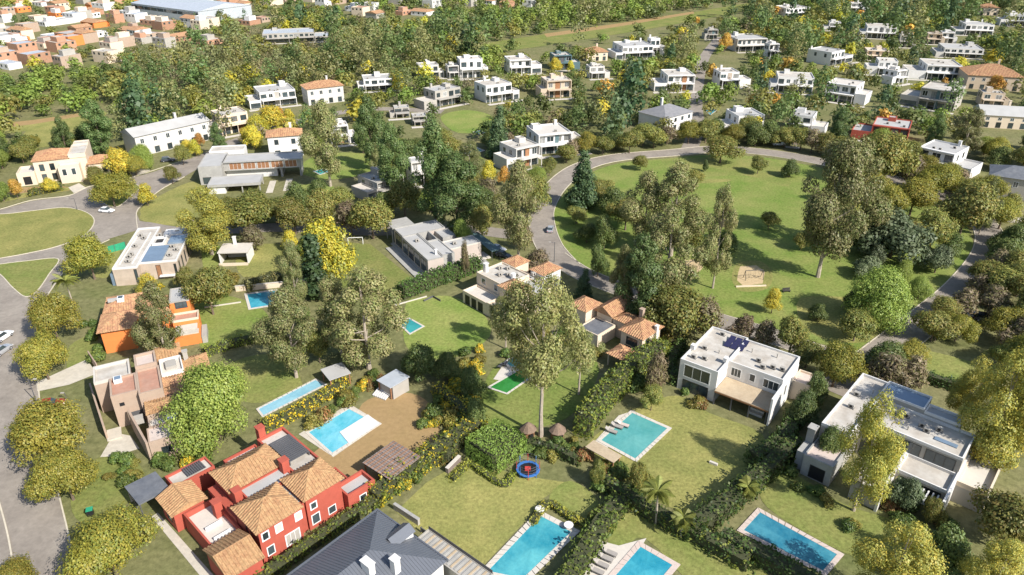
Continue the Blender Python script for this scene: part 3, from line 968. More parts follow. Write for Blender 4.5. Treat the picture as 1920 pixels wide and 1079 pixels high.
h.hip(4.6, 11.4, 9.8, 14.2, 4.6, 1.6, TILE, 0.3, 0.46, gable='x')
h.walls(2.0, 6.8, 14.6, 19.0, 0, 5.0, CREAM)
h.hip(2.0, 6.8, 14.6, 19.0, 5.0, 1.5, TILE, 0.3, 0.46)
h.walls(5.2, 9.4, 5.1, 10.0, 0, 4.0, BEIGE)
h.hip(5.2, 9.4, 5.3, 9.7, 4.0, 0.9, TILE, 0.2, 0.46)
h.flat(-1.0, 4.8, 9.0, 14.0, 0, 3.0, CREAM, ROOFD, 0.2)
h.chimney(7.4, 4.6, 5.0, 7.4, 0.8, 0.8, PINKW)
h.done()

# the long grey house
h = House('grey_house', 'long low pale grey roofed house with an open courtyard by the small football lawn', 'house', (799.4, 486), 30, None, 'the long grey house', z=4.8)
h.flat(0, 4.1, -0.8, 15, 0.4, 4.8, TAUPE, ROOFG, 0.2, pm=CONC)
h.flat(0.2, 12.0, 15.02, 21, 0.4, 4.8, TAUPE, ROOFG, 0.2, pm=CONC)
h.slab('roof_overhang', -0.1, 6.0, 21.02, 26.5, 4.5, 4.78, CONC)
for y in (22, 26):
    h.part('overhang_post', MB().box(0, 0.25, y, y + 0.25, 0, 4.5), CONC)
h.flat(4.12, 7.3, -0.2, 9.0, 0.4, 4.9, CONC, ROOFG, 0.2)
h.part('courtyard_wall', MB().ring(4.15, 7.2, 9.05, 14.9, 0, 4.9, 0.25), CONC)
h.part('courtyard_floor', MB().box(4.42, 6.93, 9.32, 14.63, 0.1, 0.3), ROOFD)
h.flat(7.32, 15.8, 2.2, 7.2, 0.4, 4.8, TAUPE, ROOFG, 0.25, pm=COPE)
h.flat(9.0, 12.6, 10.0, 15.0, 0, 4.4, CONC, ROOFG, 0.2)
for y in (0.4, 4.2, 8.0, 11.6):
    h.window('W', 0, y, y + 2.9, 0.9, 4.0, FRAMED, n=2)
h.window('W', 0.2, 16, 20, 0.9, 4.0, FRAMED, n=3)
for u in (10.0, 11.2):
    h.window('E', 12.6, u, u + 0.5, 1.2, 3.4, FRAMED)
h.window('S', 2.2, 10.6, 11.0, 1.0, 4.0, FRAMED)
h.slab('plinth', -0.6, 16.2, -1.2, 22, 0.02, 0.38, CONC)
h.slab('side_terrace', -2.8, -0.65, -1.0, 20, 0.02, 0.3, CONC)
h.slab('front_terrace', 11.0, 18.0, 1.4, 5.2, 0.12, 0.41, COPE)
h.slab('glass_canopy', 17.4, 20.0, -0.4, 12.0, 2.7, 2.85, DTEAL)
for y in (-0.2, 6, 11.8):
    for x in (17.5, 19.8):
        h.part('canopy_post', MB().box(x, x + 0.1, y, y + 0.1, 0, 2.7), DGREY)
h.ac(2.2, 10.6, 4.6, 3)
h.ac(9.6, 4.6, 4.6, 4)
h.chimney(3.2, 1.6, 4.6, 5.8, 0.5, 0.5, WHITE)
h.done()

# the dark metal roofed house in front
h = House('metal_roof_house', 'house under dark grey standing seam metal hip roof at the bottom edge', 'house', (707.5, 957.5), -40, None, 'the dark metal roof', z=5)
h.walls(0.6, 13.4, -21.4, -0.6, 0, 5, WHITE)
rf, polys = h.hip(0, 13.6, -22, 0, 5, 2.9, METAL, 0.0, tiles=False)
h.part('standing_seams', rib_tiles(polys, 0.42, 1, 0.045, True), METAL, parent=rf, kind='stuff')
mb = MB()
gx0, gx1, gy = 3.4, 7.4, 0.12
mb.poly([(3.4, gy, 5.05), (7.4, gy, 5.05), (7.0, -1.0, 6.5), (5.4, -3.0, 7.0), (4.6, -2.0, 6.4)])
mb.poly([(7.4, gy, 5.05), (7.4, -4.2, 5.6), (7.0, -1.0, 6.5)])
h.part('fascia', MB().box(-0.25, 0.0, -22, 0.2, 4.7, 5.12).box(0.002, 13.6, 0.0, 0.22, 4.7, 5.1), METAL)
h.part('dormer', MB().prism([(5.6, -2.8), (7.4, -2.8), (7.4, -0.1), (5.6, -0.1)], 5.0, 6.1), WHITE)
h.part('dormer_roof', MB().poly([(5.3, -3.6, 6.12), (7.7, -3.6, 6.12), (7.7, 0.1, 6.12), (5.3, 0.1, 6.12)]).poly([(5.3, 0.1, 6.12), (6.5, 0.1, 6.9), (6.5, -3.6, 6.9), (5.3, -3.6, 6.12)]).poly([(7.7, 0.1, 6.12), (7.7, -3.6, 6.12), (6.5, -3.6, 6.9), (6.5, 0.1, 6.9)]).poly([(5.3, 0.1, 6.12), (7.7, 0.1, 6.12), (6.5, 0.1, 6.9)]), METAL)
h.chimney(10.6, -6.0, 5.5, 8.4, 0.9, 0.9, WHITE)
h.chimney(8.6, -8.6, 5.5, 8.6, 1.6, 0.9, WHITE)
h.flat(6.6, 18.5, 0.3, 3.4, 0, 3.3, GREYW, CONC, 0.12)
for i in range(16):
    x = 7.2 + i * 0.68
    h.part('terrace_board', MB().box(x, x + 0.3, 0.6, 3.1, 3.182, 3.26), REED if i % 2 else CONC)
h.part('terrace_rail', MB().box(6.7, 18.4, 3.25, 3.3, 3.302, 3.9), DGREY)
h.done()

# the concrete courtyard house
h = House('concrete_house', 'grey concrete courtyard house with timber shutters along its raised upper floor', 'house', (450, 365), 10, None, 'the concrete courtyard house', z=3)
h.flat(-15, -8, 19, 33, 0, 6.0, CONC, ROOFG, 0.2)
h.flat(-7.98, 16, 22.5, 30, 3.0, 6.0, CONC, ROOFG, 0.2, over=0.5)
h.walls(-7.9, 8, 24, 29.5, 0, 2.9, WHITE)
for i in range(5):
    u = -6.2 + i * 4.3
    h.window('S', 22.5, u, u + 3.6, 3.4, 5.5, FRAMEW, WOOD, n=3)
h.flat(-11, 4.6, 9.5, 17.6, 2.3, 3.1, CONC, ROOFG, 0.15)
h.walls(-11, -6, 10, 17.4, 0, 2.28, WHITE)
for x, y in ((4.2, 10), (4.2, 17), (-1, 10), (-1, 17)):
    h.part('carport_post', MB().box(x - .15, x + .15, y - .15, y + .15, 0, 2.3), CONC)
for x in (9.5, 15.5):
    h.part('pilotis', MB().box(x - .3, x + .3, 22.8, 29.6, 0, 2.98), CONC)
h.flat(-14, -3, 33.1, 39, 0, 6.6, WHITE, ROOFW, 0.3)
h.slab('path_slab', 6, 8, 8, 19, 0.05, 0.14, PAVE)
h.slab('path_slab', 11, 13, 9, 20, 0.05, 0.14, PAVE)
for y in (20.5, 23, 26):
    h.window('W', -15, y, y + 1.2, 3.4, 5.2, FRAMED)
h.window('S', 19, -14, -11, 0.4, 2.4, FRAMED, n=2)
h.done()

# the cream palace on the upper left
h = House('cream_mansion', 'large cream mansion with a terracotta hip roof and an arched corner', 'house', (118, 342), 22, None, 'the cream mansion')
h.walls(-7, 8, 2, 13, 0, 7, CREAM)
h.hip(-7, 3, 2, 13, 7, 2.0, TILE, 0.4, 0.45, 0.6)
h.flat(3.1, 8.1, 1.8, 13.1, 6.9, 8.2, CREAM, ROOFW, 0.4)
h.flat(-12, -7.05, 0.5, 8, 0, 4.2, CREAM, COPE, 0.6)
h.flat(0, 6, -1.6, 1.9, 0, 5.6, CREAM, COPE, 0.5)
h.walls(8.15, 14, 1, 9, 0, 4.6, CREAM)
h.hip(8.15, 14, 1, 9, 4.6, 1.4, TILE, 0.4, 0.45, 0.6)
h.flat(3.5, 8, 13.15, 17, 0, 8.4, CREAM, ROOFW, 0.3)
h.window('S', 0.5, -10.4, -8.4, 0.4, 2.8, FRAMED, BLACK)
for u in (-5.5, -2.6):
    h.window('S', 2, u, u + 1.2, 3.8, 5.8, FRAMED)
    h.window('S', 2, u, u + 1.2, 0.6, 2.6, FRAMED)
for u in (1, 3.6):
    h.window('S', -1.6, u, u + 1.1, 2.6, 4.6, FRAMEW)
for u in (9.4, 12):
    h.window('S', 1, u, u + 1.2, 1.4, 3.2, FRAMED)
h.done()


# ---- the many flat roofed villas further off
def villa(x0, y0, x1, y1, label, land=None, ang=20, wm=WHITE, rm=ROOFW, hh=6.4, style='flat', seed=0, roof=None, dr=0.8, group='villas of the estate', wins=True):
    wm_in, rm_in = wm, rm
    rng = random.Random(seed * 77 + int(x0) * 13 + int(y1))
    hh *= 1.14
    if wm is WHITE:
        wm = rng.choice((WHITE, WHITE, OFFW))
    if rm is ROOFW:
        rm = rng.choice((ROOFW, ROOFW, ROOFG, COPE))
    gx, gy = G((x0 + x1) / 2, y1)
    s = ppm(gx, gy)
    pw = (x1 - x0) / s
    a = abs(rad(ang))
    w = pw / (math.cos(a) + dr * math.sin(a))
    d = w * dr
    v = House('villa', label, 'house', (gx, gy), ang, group, land, world=True)
    gx += math.sin(rad(ang)) * d / 2          # the nearest corner, not the middle, stands at the front
    gy += abs(math.sin(a)) * w / 2 * 0.85
    y_off = 0.0
    v.o.location = (gx, gy, 0)
    if land:
        LAND[-1] = (land, gx, gy, v)
    v.x, v.y = gx, gy
    b0, b1 = -w / 2, w / 2
    c0, c1 = y_off * 0.5, y_off * 0.5 + d
    n2 = max(2, int(w / 4))
    if style == 'flat':
        k = rng.uniform(0.62, 0.86)
        left = rng.random() < 0.5
        u0, u1 = (b0, b0 + w * k) if left else (b1 - w * k, b1)
        v.flat(u0, u1, c0 + 1.2, c1, 0, hh, wm, rm, 0.4)
        q0, q1 = (u1 + 0.02, b1) if left else (b0, u0 - 0.02)
        if q1 - q0 > 1.5:
            v.flat(q0, q1, c0, c1 - d * 0.2, 0, hh * rng.uniform(0.5, 0.62), wm, COPE if rng.random() < .5 else rm, 0.5)
        v.slab('porch_roof', u0 + 0.3, u1 - 0.3, c0 - 1.6, c0 + 1.18, hh * 0.48, hh * 0.48 + 0.22, wm)
        for x in (u0 + 0.45, (u0 + u1) / 2, u1 - 0.6):
            v.part('porch_post', MB().box(x, x + 0.2, c0 - 1.5, c0 - 1.3, 0, hh * 0.48), wm)
        if wins:
            m = max(2, int((u1 - u0) / 3))
            for i in range(m):
                c = u0 + (u1 - u0) * (i + 0.5) / m
                ww = rng.uniform(0.7, 1.3)
                v.window('S', c0 + 1.2, c - ww, c + ww, hh * rng.choice((0.54, 0.6)), hh * 0.84, FRAMED if rng.random() < .6 else FRAMEW, rng.choice((GLASS, GLASS, CURTAIN)), n=2)
                v.window('S', c0 + 1.2, c - 1.35, c + 1.35, 0.15, 2.6, FRAMED, n=2)
            for side, i in (('E', 0), ('E', 1), ('W', 0), ('W', 1)):
                c = c0 + 1.2 + (d - 1.2) * (i + 0.6) / 2.4
                v.window(side, (u1 if side == 'E' else u0), c - 0.6, c + 0.6, hh * 0.58, hh * 0.82, FRAMED)
        if rng.random() < 0.55:                 # a frame that stands out round the upper floor
            v.slab('upper_frame', u0 - 0.02, u1 + 0.02, c0 + 0.1, c0 + 1.18, hh - 0.36, hh - 0.02, wm)
            v.slab('frame_side', u0 - 0.02, u0 + 0.28, c0 + 0.1, c0 + 1.18, hh * 0.52, hh - 0.362, wm)
            v.slab('frame_side', u1 - 0.28, u1 + 0.02, c0 + 0.1, c0 + 1.18, hh * 0.52, hh - 0.362, wm)
        if rng.random() < 0.6:                  # a clad panel
            pc = rng.choice((WOOD, DTEAL, STONEW, GREYW, DGREY))
            q_ = u0 + (u1 - u0) * rng.uniform(0.35, 0.6)
            v.slab('clad_panel', q_, q_ + rng.uniform(1.2, 2.4), c0 + 1.1, c0 + 1.196, 0.1, hh * rng.choice((0.47, 0.94)), pc)
        if rng.random() < 0.45:
            v.chimney(rng.uniform(u0 + 1, u1 - 1), c1 - 0.6, hh - 0.4, hh + 1.3, 0.9, 0.7, wm)
        if q1 - q0 > 2.2 and rng.random() < 0.6:
            v.window('S', c0, q0 + 0.5, q1 - 0.5, 0.3, 2.3, FRAMED, n=3)
        v.slab('paved_apron', b0 - 1.0, b1 + 1.0, c0 - 4.0, c0 - 1.65, 0.06, 0.12, COPE)
        if rng.random() < 0.75:
            bx = rng.uniform(u0 + 1, u1 - 3.5)
            v.flat(bx, bx + rng.uniform(2, 3.2), c1 - 4, c1 - 1, hh - 0.39, hh + rng.uniform(0.9, 1.6), wm, rm, 0.2)
        for i in range(rng.randint(1, 3)):
            v.ac(rng.uniform(u0 + 1, u1 - 1), rng.uniform(c0 + 2.5, c1 - 4.5), hh - 0.4, i)
    else:
        v.walls(b0, b1, c0, c1, 0, hh, wm)
        v.hip(b0, b1, c0, c1, hh, d * 0.22, roof or TILE, 0.5, 0.6, 0.8, gable='x' if style == 'gable' else None, tiles=(roof is None or roof in (TILE, TILEY)))
        for i in range(n2):
            c = b0 + w * (i + 0.5) / n2
            v.window('S', c0, c - 0.6, c + 0.6, hh * 0.62, hh * 0.84, FRAMED if wm is WHITE else FRAMEW, n=2)
            v.window('S', c0, c - 0.8, c + 0.8, 0.3, 2.3, FRAMED, n=2)
        v.chimney(b0 + w * 0.7, c1 - 1.5, hh, hh + d * 0.2 + 1.2, 0.8, 0.8, wm)
    v.done()
    return v


V = [
    (225, 232, 360, 292, 'long white house with a grey gabled roof above the parked dark car', 'the long white gabled house', 50, WHITE, ROOFG, 6.2, 'gable', ROOFG, 0.35),
    (365, 192, 458, 258, 'stepped beige and white house beside the golden trees', 'the stepped beige house', 38, CREAM, ROOFW, 6.6),
    (440, 168, 548, 205, 'wide white house with a flat pale roof behind the golden trees', 'the wide white house', 28, WHITE, ROOFG, 5.6),
    (496, 238, 566, 296, 'white house with a small terracotta roof beside the golden tree', None, 15, WHITE, ROOFW, 6.4, 'hip', TILE, 0.7),
    (560, 152, 640, 198, 'white house with a red tile roof in front of the tall brown trees', 'the red tiled white house', 29, WHITE, ROOFW, 6.2, 'hip', TILE, 0.6),
    (612, 230, 666, 272, 'white house with a dark open porch half hidden by tall trees', None, 20, WHITE, ROOFW, 6.0),
    (660, 138, 735, 172, 'low grey roofed house left of the orange tree', None, 15, WHITE, ROOFG, 4.6),
    (768, 158, 864, 206, 'long pale concrete house above the bright lawn', 'the long pale house', 40, GREYW, ROOFG, 6.0, 'flat', None, 0.5),
    (855, 98, 915, 148, 'tall cubic white house above the villa terraces', 'the tall cubic white house', 14, WHITE, ROOFW, 8.0),
    (778, 118, 832, 148, 'white house partly hidden by a brown tree', None, 16, WHITE, ROOFG, 5.5),
    (834, 122, 872, 148, 'small white house left of the tall cubic white house', None, 16, WHITE, ROOFW, 5.5),
    (888, 143, 974, 194, 'white villa with dark side wall and a ground floor veranda', 'the veranda villa', 30, WHITE, ROOFW, 6.6),
    (945, 100, 1016, 140, 'white villa with two dark windows left of the small yellow trees', None, 14, WHITE, ROOFW, 6.2),
    (1032, 93, 1088, 132, 'dark teal and white house behind the small yellow trees', None, 12, DTEAL, ROOFW, 6.5),
    (1003, 138, 1072, 186, 'pinkish beige house with columned porch', 'the pinkish beige house', 14, BEIGE, ROOFW, 6.8),
    (1100, 122, 1144, 148, 'small white house right of the pinkish beige house', None, 12, WHITE, ROOFW, 5),
    (1140, 76, 1228, 112, 'dark fronted white house with a corner tower', None, 14, WHITE, ROOFG, 6),
    (1222, 122, 1302, 172, 'white villa with two cubic bays and a dark porch', 'the two bay villa', 4, WHITE, ROOFW, 6.4),
    (1345, 126, 1408, 164, 'white house behind round dark trees along the avenue', None, 6, WHITE, ROOFW, 6),
    (1203, 194, 1306, 250, 'white house with a curved dark grey roof above the ring road', 'the curved grey roof house', 40, WHITE, SLATE, 5.2, 'hip', SLATE, 0.8),
    (1345, 196, 1436, 254, 'white and glass house hidden behind dark trees above the ring road', None, 10, WHITE, ROOFG, 6),
    (1370, 46, 1460, 98, 'white house with a dark recessed front beside the orange tree', 'the dark fronted house', 10, WHITE, ROOFW, 6.4),
    (988, 222, 1100, 292, 'modern white house with glass front among dark pines', 'the glass fronted house', 18, WHITE, ROOFW, 6.4),
    (918, 254, 1014, 322, 'white house with large pale folded roof beside its swimming pool', 'the folded roof house', 34, WHITE, ROOFW, 6.2),
    (645, 310, 752, 378, 'grey flat roofed pavilion with solar panels behind the olive trees', 'the grey pavilion', 45, GREYW, ROOFG, 4.4),
    (752, 280, 808, 348, 'white house front with small windows beside the tall dark eucalyptus', None, 26, WHITE, ROOFG, 6.4),
    (725, 196, 768, 222, 'low grey roofed cabin under tall trees', None, 14, GREYW, ROOFG, 3.4),
    (768, 212, 812, 236, 'low grey shed roof right of the grey cabin', None, 14, GREYW, ROOFG, 3.2),
    (1462, 8, 1532, 34, 'white flat roofed house at the top between green trees', None, 14, WHITE, ROOFW, 6),
    (1618, 40, 1692, 74, 'white house with dark windows below the dark pines', None, -18, WHITE, ROOFW, 6.4),
    (1688, 58, 1722, 90, 'dark and white house right of the white house below the pines', None, -18, GREYW, ROOFW, 6),
    (1797, 40, 1872, 68, 'grey white house behind the long orange hedge of trees', None, -14, WHITE, ROOFG, 6),
    (1880, 8, 1935, 50, 'white house at the top right corner', None, -14, WHITE, ROOFG, 6.5),
    (1525, 84, 1614, 124, 'white house with row of small square windows', 'the small windowed house', 38, WHITE, ROOFW, 6.2),
    (1618, 92, 1672, 114, 'pale beige low house behind the small windowed house', None, -14, CREAM, ROOFW, 4.5),
    (1628, 112, 1690, 142, 'white house behind a yellow bush', None, -16, WHITE, ROOFW, 6),
    (1710, 112, 1814, 152, 'long white house with flat roof and framed terrace', 'the framed terrace house', -14, WHITE, ROOFW, 6.2),
    (1764, 82, 1858, 110, 'very long low white house below the orange trees', None, -16, WHITE, ROOFW, 4.2),
    (1560, 136, 1652, 198, 'two storey white house with dark glass ground floor', 'the dark glass house', -38, WHITE, ROOFW, 6.8),
    (1448, 132, 1536, 176, 'white house among green trees left of the dark glass house', None, -14, WHITE, ROOFW, 6),
    (1710, 148, 1828, 210, 'grey two storey house with a wide flat roof and long balcony', 'the long balcony house', -40, GREYW, ROOFW, 7.4),
    (1822, 126, 1930, 172, 'beige house with a wide terracotta hip roof at the right edge', None, -16, BEIGE, ROOFW, 5.6, 'hip', TILE, 0.8),
    (1844, 174, 1898, 202, 'small beige house below the orange tree', None, -16, BEIGE, ROOFG, 5),
    (1846, 195, 1940, 244, 'pale house with a broad grey gable roof at the right edge', None, -14, CREAM, ROOFG, 4.4, 'gable', ROOFG, 0.7),
    (1486, 210, 1568, 254, 'grey white flat roofed house above the ring road trees', None, -30, WHITE, ROOFG, 5.6),
    (1612, 222, 1732, 272, 'red walled house with a grey flat roof', 'the red walled house', -30, REDW, ROOFG, 5.2),
    (1746, 262, 1868, 336, 'bright white house with roof terrace beside a teal pool', 'the roof terrace house', -48, WHITE, ROOFG, 6.2),
    (1868, 288, 1975, 384, 'grey house with dark hip roof at the right edge', 'the dark roofed house', -30, GREYW, ROOFD, 6.2, 'hip', ROOFD, 0.8),
    (1436, 56, 1464, 108, 'narrow white house right of the dark fronted white house', None, 12, WHITE, ROOFW, 6.4),
    (1546, 34, 1580, 58, 'low white house half hidden left of the white house below the pines', None, -14, WHITE, ROOFG, 4.6),
    (1596, 2, 1626, 24, 'small white house at the top behind dark trees', None, -14, WHITE, ROOFW, 6),
    (1740, 52, 1776, 84, 'pale beige house right of the dark and white house', None, -16, BEIGE, ROOFG, 5.4),
    (1766, 56, 1798, 82, 'small white house beside the golden trees left of the grey white house', None, -16, WHITE, ROOFW, 5.6),
    (1655, 128, 1705, 160, 'white stepped house left of the framed terrace house', None, 30, WHITE, COPE, 5.6),
    (1838, 6, 1876, 30, 'small terracotta roofed house near the top right corner', None, -14, CREAM, ROOFW, 5, 'hip', TILE, 0.8),
    (1215, 58, 1246, 104, 'narrow white tower house beside the large grey green tree', None, 14, WHITE, ROOFW, 8),
    (1318, 52, 1346, 74, 'pale blue grey house at the end of the avenue', None, 8, GREYW, ROOFG, 5),
    (1092, 92, 1140, 116, 'low house with a brown tile roof left of the dark fronted house', None, 14, CREAM, ROOFW, 4.2, 'hip', TILE, 0.8),
    (1480, 258, 1500, 274, 'tiny white gatehouse beside the ring road', None, -20, WHITE, ROOFW, 3.6),
    (480, 50, 612, 82, 'long grey blue flat roofed hall beyond the estate trees', None, 14, GREYW, GALV, 5, 'flat', None, 0.5),
    (408, 440, 472, 500, 'small white barbecue pavilion with an open front and chimney', 'the barbecue pavilion', 4, WHITE, COPE, 3.2, 'pav', None, 0.6),
]
for i, q in enumerate(V):
    q = list(q) + [None] * 14
    x0, y0, x1, y1, lab, land, ang, wm, rm, hh, st, rf, dr = q[:13]
    if st == 'pav':
        v = House('garden_pavilion', lab, 'pavilion', ((x0 + x1) / 2, y1 - 4), ang, None, land)
        v.slab('roof', -3.7, 3.7, 0, 5.6, 3.0, 3.25, COPE)
        v.walls(-3.5, 3.5, 5.2, 5.5, 0, 2.99, WHITE)
        v.walls(-3.5, -3.2, 0.2, 5.18, 0, 2.99, WHITE)
        v.walls(3.2, 3.5, 0.2, 5.18, 0, 2.99, WHITE)
        v.chimney(-0.6, 5.0, 3.252, 5.2, 0.7, 0.6, WHITE)
        v.slab('counter', -2.6, 2.6, 4.2, 5.0, 0, 1.0, CONC)
        v.slab('low_wall', -3.5, 3.5, -0.9, -0.6, 0, 0.7, CREAM)
        v.done()
    else:
        villa(x0, y0, x1, y1, lab, land, ang, wm, rm, hh, st or 'flat', i, rf, dr or 0.75)

# ---- the dense town on the upper left: small brick and plaster houses, one long warehouse
wh = House('warehouse', 'very long grey metal roofed warehouse in the town at the top left', 'warehouse', (250, 26), -26, None, 'the long warehouse')
gx0 = G(250, 26)
gx1 = G(375, 44)
L_ = math.hypot(gx1[0] - gx0[0], gx1[1] - gx0[1])
wh.o.rotation_euler[2] = wh.a = math.atan2(gx1[1] - gx0[1], gx1[0] - gx0[0])
wh.walls(0, L_, 0, 46, 0, 8, GALV)
wh.hip(0, L_, 0, 46, 8, 3.5, GALV, 0.4, tiles=False, gable='x')
for i in range(10):
    u = L_ * (i + 0.5) / 10
    wh.window('S', 0, u - 4, u + 4, 4.5, 6.5, FRAMED, n=3)
wh.foot(0, L_, 0, 46, 11)
wh.done()
rng = random.Random(5)
TOWN = []
tw = [(BRICKW, 'orange brick'), (WHITE, 'white'), (CREAM, 'cream'), (BRICKW, 'brick'), (PINKW, 'pinkish'), (GREYW, 'grey'), (ORANGEW, 'bright orange')]
tr = [(ROOFG, 'grey flat roof'), (TILE, 'tiled roof'), (GALV, 'pale sheet roof'), (ROOFW, 'white roof'), (TILER, 'terracotta flat roof')]
spots = [(20, 118, 0), (55, 100, 0), (78, 120, 0), (100, 116, 1), (90, 78, 1), (70, 92, 2), (118, 82, 0), (128, 97, 0), (160, 62, 3), (165, 52, 6), (230, 66, 0), (262, 62, 3), (275, 48, 0), (190, 70, 1), (320, 56, 0), (322, 42, 3), (352, 52, 1), (368, 56, 2), (345, 78, 0), (405, 84, 0), (200, 100, 2), (190, 118, 2), (215, 90, 4), (150, 82, 4), (180, 34, 1), (185, 20, 1), (240, 30, 2), (120, 20, 2), (70, 12, 1), (20, 30, 4), (60, 40, 2), (105, 46, 1), (140, 38, 5), (10, 62, 5), (40, 62, 4), (20, 92, 2), (5, 130, 1), (28, 132, 1), (110, 128, 4), (285, 74, 4), (255, 82, 5), (300, 90, 5), (420, 20, 1), (450, 14, 2), (480, 26, 1), (460, 34, 1), (520, 10, 2), (545, 4, 4), (500, 42, 4), (660, 22, 1), (690, 20, 1), (670, 30, 2), (765, 28, 0), (785, 30, 1), (715, 34, 5), (820, 14, 1), (870, 12, 5), (915, 10, 1), (945, 14, 0), (985, 14, 1), (600, 12, 1), (575, 4, 2), (740, 8, 5), (640, 8, 4), (320, 6, 2), (280, 10, 4), (350, 14, 5), (390, 8, 1), (210, 8, 0), (150, 8, 5), (30, 8, 2), (96, 28, 0)]
for k in range(60):
    spots.append((rng.uniform(-10, 470), rng.uniform(-6, 112), rng.randrange(7)))
for k, (px, py, wi) in enumerate(spots):
    if k >= 71 and py > 112 - (px * 0.12):
        continue
    gx, gy = G(px, py)
    if any((gx - a) ** 2 + (gy - b) ** 2 < 9.5 ** 2 for a, b in TOWN):
        continue
    fx, fy = gx0
    lx = (gx - wh.x) * math.cos(wh.a) + (gy - wh.y) * math.sin(wh.a)
    ly = -(gx - wh.x) * math.sin(wh.a) + (gy - wh.y) * math.cos(wh.a)
    if -8 < lx < L_ + 8 and -12 < ly < 56:
        continue
    TOWN.append((gx, gy))
    wm, wn_ = tw[wi]
    rm, rn_ = tr[rng.randrange(5)]
    hh = rng.choice((3.2, 3.6, 5.8, 6.2))
    ang = rng.choice((-30, -27, 60, -32, 58))
    w, d = rng.uniform(8, 15), rng.uniform(7, 12)
    v = House('town_house', None, 'house', (gx, gy), ang, 'small houses of the far town', None, world=True)
    if rm is TILE:
        v.walls(-w / 2, w / 2, 0, d, 0, hh, wm)
        v.hip(-w / 2, w / 2, 0, d, hh, 1.6, TILE, 0.4, tiles=False, gable='x')
    else:
        v.flat(-w / 2, w / 2, 0, d, 0, hh, wm, rm, 0.4)
        if rng.random() < 0.5:
            v.flat(-w / 4, w / 5, d * 0.3, d * 0.9, hh - 0.38, hh + 2.4, tw[rng.randrange(6)][0], rm, 0.3)
    for i in range(3):
        u = -w / 2 + w * (i + 0.5) / 3
        v.window('S', 0, u - 0.6, u + 0.6, hh - 1.9, hh - 0.8, FRAMED)
    v.meta = (wn_, rn_, 'two storey' if hh > 5 else 'single storey')
    v.o['label'] = '%s %s town house with a %s' % (v.meta[2], wn_, rn_)
    LATER = globals().setdefault('LATER', [])
    LATER.append((v.o, '%s %s house with %s' % (v.meta[2], wn_, rn_), gx, gy))
    v.done()
# ------------------------------------------------------------ swimming pools
def inset(Q, w):
    out = []
    k = len(Q)
    for i in range(k):
        p, a, b = Vector(Q[i]), Vector(Q[i - 1]), Vector(Q[(i + 1) % k])
        out.append(tuple(p + (a - p).normalized() * w + (b - p).normalized() * w))
    return out


def pool(label, px, wm, cm=COPE, w=0.55, land=None, hcop=0.14, world=False):
    Q = [G(*p) for p in px]
    cx, cy = sum(q[0] for q in Q) / len(Q), sum(q[1] for q in Q) / len(Q)
    r = empty('swimming_pool', (cx, cy, 0))
    tag(r, label, 'swimming pool', 'garden swimming pools')
    if land:
        LAND.append((land, cx, cy, r))
    FOOT.append((cx, cy, 5))
    Q = [(q[0] - cx, q[1] - cy) for q in Q]
    I = inset(Q, w)
    k = len(Q)
    z0 = PZ[0] + 0.004
    for i in range(k):                       # each side of the coping, built of slabs
        j = (i + 1) % k
        n = max(2, int(Vector((Q[j][0] - Q[i][0], Q[j][1] - Q[i][1])).length / 1.0))
        for a in range(n):
            t0, t1 = a / n + 0.004, (a + 1) / n - 0.004
            lerp = lambda A, B, t: (A[0] + (B[0] - A[0]) * t, A[1] + (B[1] - A[1]) * t)
            MB().prism([lerp(Q[i], Q[j], t0), lerp(Q[i], Q[j], t1), lerp(I[i], I[j], t1), lerp(I[i], I[j], t0)], z0, hcop + random.uniform(0, 0.012)).build('coping_slab', cm, r)
    J = inset(I, -0.05)
    mb = MB()
    mb.poly([(p[0], p[1], 0.075 + (PZ[0] - 0.05 if PZ[0] > 0.05 else 0)) for p in J])
    mb.build('water', wm, r)
    return r, I


random.seed(3)
pool('cyan swimming pool with white corner deck beside the bare earth court', [(655, 764), (716, 796), (622, 856), (572, 812)], W_CYAN, COPE, 0.5, 'the cyan pool')
d = patch('pool_deck', [(637, 812), (690, 779), (712, 796), (655, 834)], WHITE, 0.2)
pool('long narrow pale blue lap pool edged by yellow bushes', [(592, 711), (614, 722), (492, 784), (480, 768)], W_PALE, COPE, 0.4, 'the lap pool')
pool('vivid green swimming pool beside the tall pale trunked eucalyptus', [(975, 692), (1008, 702), (951, 741), (912, 728)], W_GREEN, COPE, 0.4, 'the green pool')
pool('turquoise swimming pool with two loungers on the white villa lawn', [(1183, 770), (1260, 804), (1193, 868), (1118, 827)], W_TURQ, COPE, 0.6, 'the turquoise pool')
pool('bright aqua swimming pool at the bottom edge beside the clipped yellow hedge', [(1010, 957), (1088, 997), (985, 1096), (895, 1078)], W_AQUA, COPE, 0.9, 'the aqua pool')
pool('small blue swimming pool with four loungers on its terrace', [(1197, 1015), (1276, 1060), (1225, 1120), (1135, 1086)], W_BLUE, PINKCOPE, 0.8, 'the lounger terrace')
pool('large deep blue swimming pool with pinkish stone edge', [(1421, 953), (1583, 1041), (1548, 1082), (1381, 996)], W_DEEP, PINKCOPE, 0.7, 'the deep blue pool')
pool('blue swimming pool with white edge between trees and a low wall', [(458, 552), (520, 543), (524, 573), (466, 582)], W_BLUE, COPE, 0.6, 'the pool by the low wall')
pool('teal swimming pool half hidden behind the big brown eucalyptus', [(740, 602), (768, 597), (797, 613), (768, 629)], W_TEAL, COPE, 0.4, 'the half hidden teal pool')
pool('small teal swimming pool in the lawn beside the concrete courtyard house', [(586, 322), (606, 317), (622, 322), (600, 329)], W_TEAL, COPE, 0.4)
pool('slim green swimming pool at the edge of the bright lawn', [(886, 248), (922, 241), (934, 245), (896, 253)], W_TURQ, COPE, 0.4)
